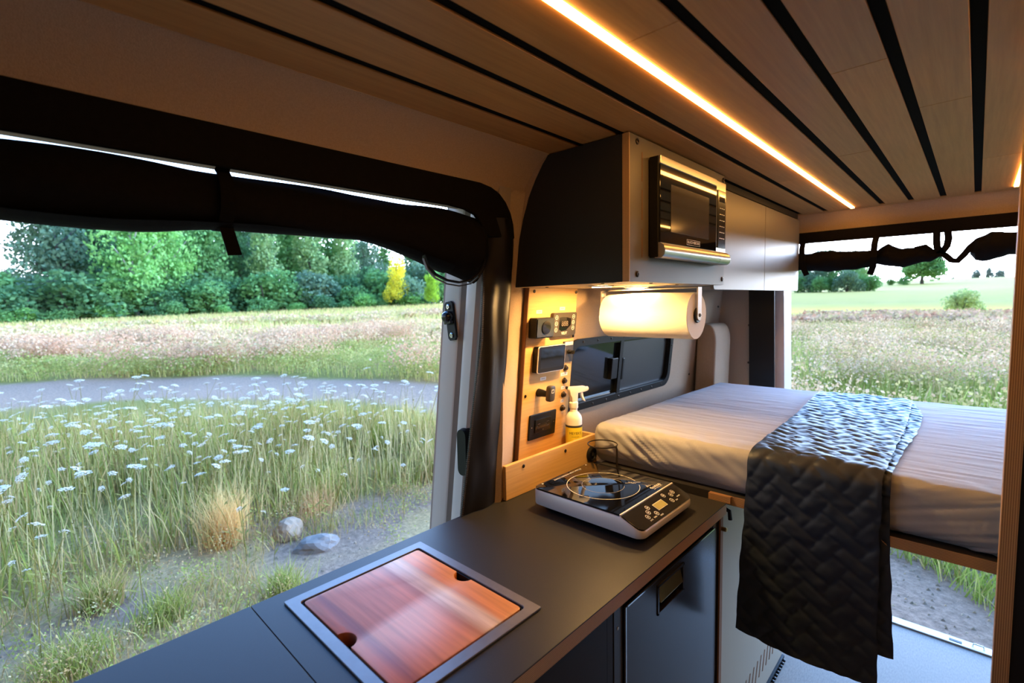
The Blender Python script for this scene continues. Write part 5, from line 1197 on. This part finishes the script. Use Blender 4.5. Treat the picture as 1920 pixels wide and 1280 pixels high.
ORD = ['first','second','third','fourth','fifth','sixth','seventh','eighth','ninth','tenth','eleventh','twelfth','thirteenth','fourteenth','fifteenth','sixteenth','seventeenth','eighteenth','nineteenth','twentieth','twenty-first','twenty-second','twenty-third','twenty-fourth','twenty-fifth','twenty-sixth']
WOOD = 'trees of the wood across the field'
def wood_tree(px, r, h, wd, kind, leaf, label, name='tree', bark=None, group=WOOD, cat='tree'):
    dx, dy = px_dir(px); tree(name, kind, dx*r, dy*r, h, wd, leaf, label, cat, group, bark)
wood_tree(120, 104, 21, .85, 'broad', 'teal', 'large grey-green tree at the left end of the wood, next to open sky')
wood_tree(30, 112, 9, 1.0, 'broad', 'teal', 'low dark tree at the far left of the wood under open sky')
wood_tree(195, 108, 22, .8, 'broad', 'deep', 'dark tree between the grey-green tree and the bright maple')
wood_tree(262, 96, 19, .82, 'broad', 'bright', 'bright green rounded tree left of the hanging screen strap', bark=M['pale_bark'])
wood_tree(322, 100, 20, .75, 'broad', 'bright', 'second bright green tree just left of the hanging screen strap', bark=M['pale_bark'])
wood_tree(395, 106, 23, .8, 'broad', 'mid', 'green tree with dark forked branches behind the hanging strap')
wood_tree(455, 112, 23, .8, 'broad', 'deep', 'dark green tree just right of the hanging strap')
wood_tree(510, 104, 21, .9, 'tall', 'pale', 'slender pale green tree right of the strap')
wood_tree(548, 110, 22, .9, 'tall', 'mid', 'slender green tree in the middle of the wood')
wood_tree(588, 108, 22, .9, 'tall', 'pale', 'tall thin pale tree with sky showing through beside the dark gap')
wood_tree(625, 112, 21, .9, 'tall', 'mid', 'tall thin green tree left of the sky gaps')
wood_tree(655, 109, 22, .85, 'tall', 'pale', 'tall thin tree with the most sky showing through')
wood_tree(692, 118, 17, .8, 'broad', 'teal', 'dark bushy tree left of the yellow tree')
wood_tree(728, 122, 20, .9, 'tall', 'mid', 'slender tree rising behind the yellow tree')
wood_tree(775, 120, 19, .75, 'broad', 'deep', 'dark tree between the yellow tree and the door jamb')
wood_tree(825, 124, 20, .8, 'broad', 'mid', 'green tree partly behind the door jamb')
wood_tree(748, 91, 9.5, .62, 'broad', 'yellow', 'small yellow tree in front of the wood')
wood_tree(812, 89, 6.0, .85, 'broad', 'lime', 'round lime green bush beside the door jamb', 'bush', group='bushes along the wood', cat='bush')
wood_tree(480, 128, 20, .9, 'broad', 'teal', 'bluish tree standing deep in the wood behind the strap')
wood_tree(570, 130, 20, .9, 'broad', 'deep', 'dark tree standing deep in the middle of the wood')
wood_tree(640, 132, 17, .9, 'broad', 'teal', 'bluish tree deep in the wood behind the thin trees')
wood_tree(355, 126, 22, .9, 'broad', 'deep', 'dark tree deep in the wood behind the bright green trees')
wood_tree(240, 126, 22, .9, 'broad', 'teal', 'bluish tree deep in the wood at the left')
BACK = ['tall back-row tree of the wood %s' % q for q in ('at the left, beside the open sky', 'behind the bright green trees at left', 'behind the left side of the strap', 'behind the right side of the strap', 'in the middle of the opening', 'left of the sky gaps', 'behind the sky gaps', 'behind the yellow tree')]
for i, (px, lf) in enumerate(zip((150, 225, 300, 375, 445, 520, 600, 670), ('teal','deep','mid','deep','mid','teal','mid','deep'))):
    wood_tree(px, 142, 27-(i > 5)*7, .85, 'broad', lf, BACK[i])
for i, px in enumerate(range(-25, 800, 33)):
    wood_tree(px, 97+3.5*math.sin(i*2.3), 6.2+1.8*math.sin(i*1.7), 1.3, 'shrub', ('deep','mid','deep','mid','teal')[i % 5], ORD[i]+' dark shrub from the left in the undergrowth along the wood', 'shrub', group='undergrowth shrubs', cat='shrub')
for i, px in enumerate((5, 38, 120, 205, 290, 330, 420, 500, 560, 610, 650, 690, 722, 775, 800)):
    wood_tree(px, 91, 2.3+.6*math.sin(i*3), 1.7, 'shrub', ('mid','bright','mid','bright','deep')[i % 5], ORD[i]+' low leafy shrub from the left where field meets wood', 'shrub', group='low shrubs at the field edge', cat='shrub')
for i, px in enumerate((700, 722, 744, 766, 790, 815, 840)):
    wood_tree(px, 107+2*math.sin(i*2.1), 9.0+1.2*math.sin(i*1.9), .8, 'shrub', ('deep','teal','mid')[i % 3], ORD[i]+' leafy shrub from the left behind the yellow tree', 'shrub', group='shrubs behind the yellow tree', cat='shrub')
x, y = sector(9000, -6, 37, 97, 106); z = gz(x, y) + 4.2*rng.uniform(0, 1, 9000)**1.6*(.7+.5*np.sin(np.degrees(np.arctan2(y, -x))*2.1))
tag(link('undergrowth', cloud(np.stack([x, y, z], -1), rng.uniform(.5, 1.1, 9000), pick([(.16,.30,.12),(.12,.24,.11),(.20,.36,.14)], 9000), M['blade'], 'undergrowth')), 'dense green undergrowth filling the foot of the wood', 'undergrowth', kind='stuff')
# behind the van
RT = 'trees far behind the van'
for px, r, h, leaf, lab in ((1500,140,10,'mid','rear tree nearest the overhead cabinet, left of the rear view'), (1528,132,10,'teal','bluish tree in the clump at the left of the rear view'), (1556,138,10.5,'mid','middle tree of the clump in the rear view'), (1586,130,9.5,'mid','fourth tree of the clump in the rear view'), (1614,136,9.5,'pale','pale tree at the right end of the clump in the rear view')):
    wood_tree(px, r, h, .95, 'broad', leaf, lab, group=RT)
for i, px in enumerate((1494, 1514, 1536, 1560, 1584, 1606, 1628)):
    wood_tree(px, 128+3*math.sin(i*2.7), 4.2+.8*math.sin(i*1.9), 1.0, 'shrub', ('mid','teal','mid')[i % 3], ORD[i]+' shrub from the left under the tree clump in the rear view', 'shrub', group='shrubs far behind the van', cat='shrub')
wood_tree(1724, 205, 9.5, 1.15, 'oak', 'mid', 'lone spreading tree on the hillside seen through the rear doorway', group=RT)
wood_tree(1690, 198, 3.0, 1.1, 'shrub', 'mid', 'low hedge bush left of the lone hillside tree', 'bush', group=RT, cat='bush')
wood_tree(1665, 200, 2.4, 1.1, 'shrub', 'mid', 'small hedge bush furthest left of the lone hillside tree', 'bush', group=RT, cat='bush')
wood_tree(1800, 66, 2.9, .95, 'shrub', 'sage', 'pale airy bush standing alone in the field behind the van', 'bush', group=RT, cat='bush')
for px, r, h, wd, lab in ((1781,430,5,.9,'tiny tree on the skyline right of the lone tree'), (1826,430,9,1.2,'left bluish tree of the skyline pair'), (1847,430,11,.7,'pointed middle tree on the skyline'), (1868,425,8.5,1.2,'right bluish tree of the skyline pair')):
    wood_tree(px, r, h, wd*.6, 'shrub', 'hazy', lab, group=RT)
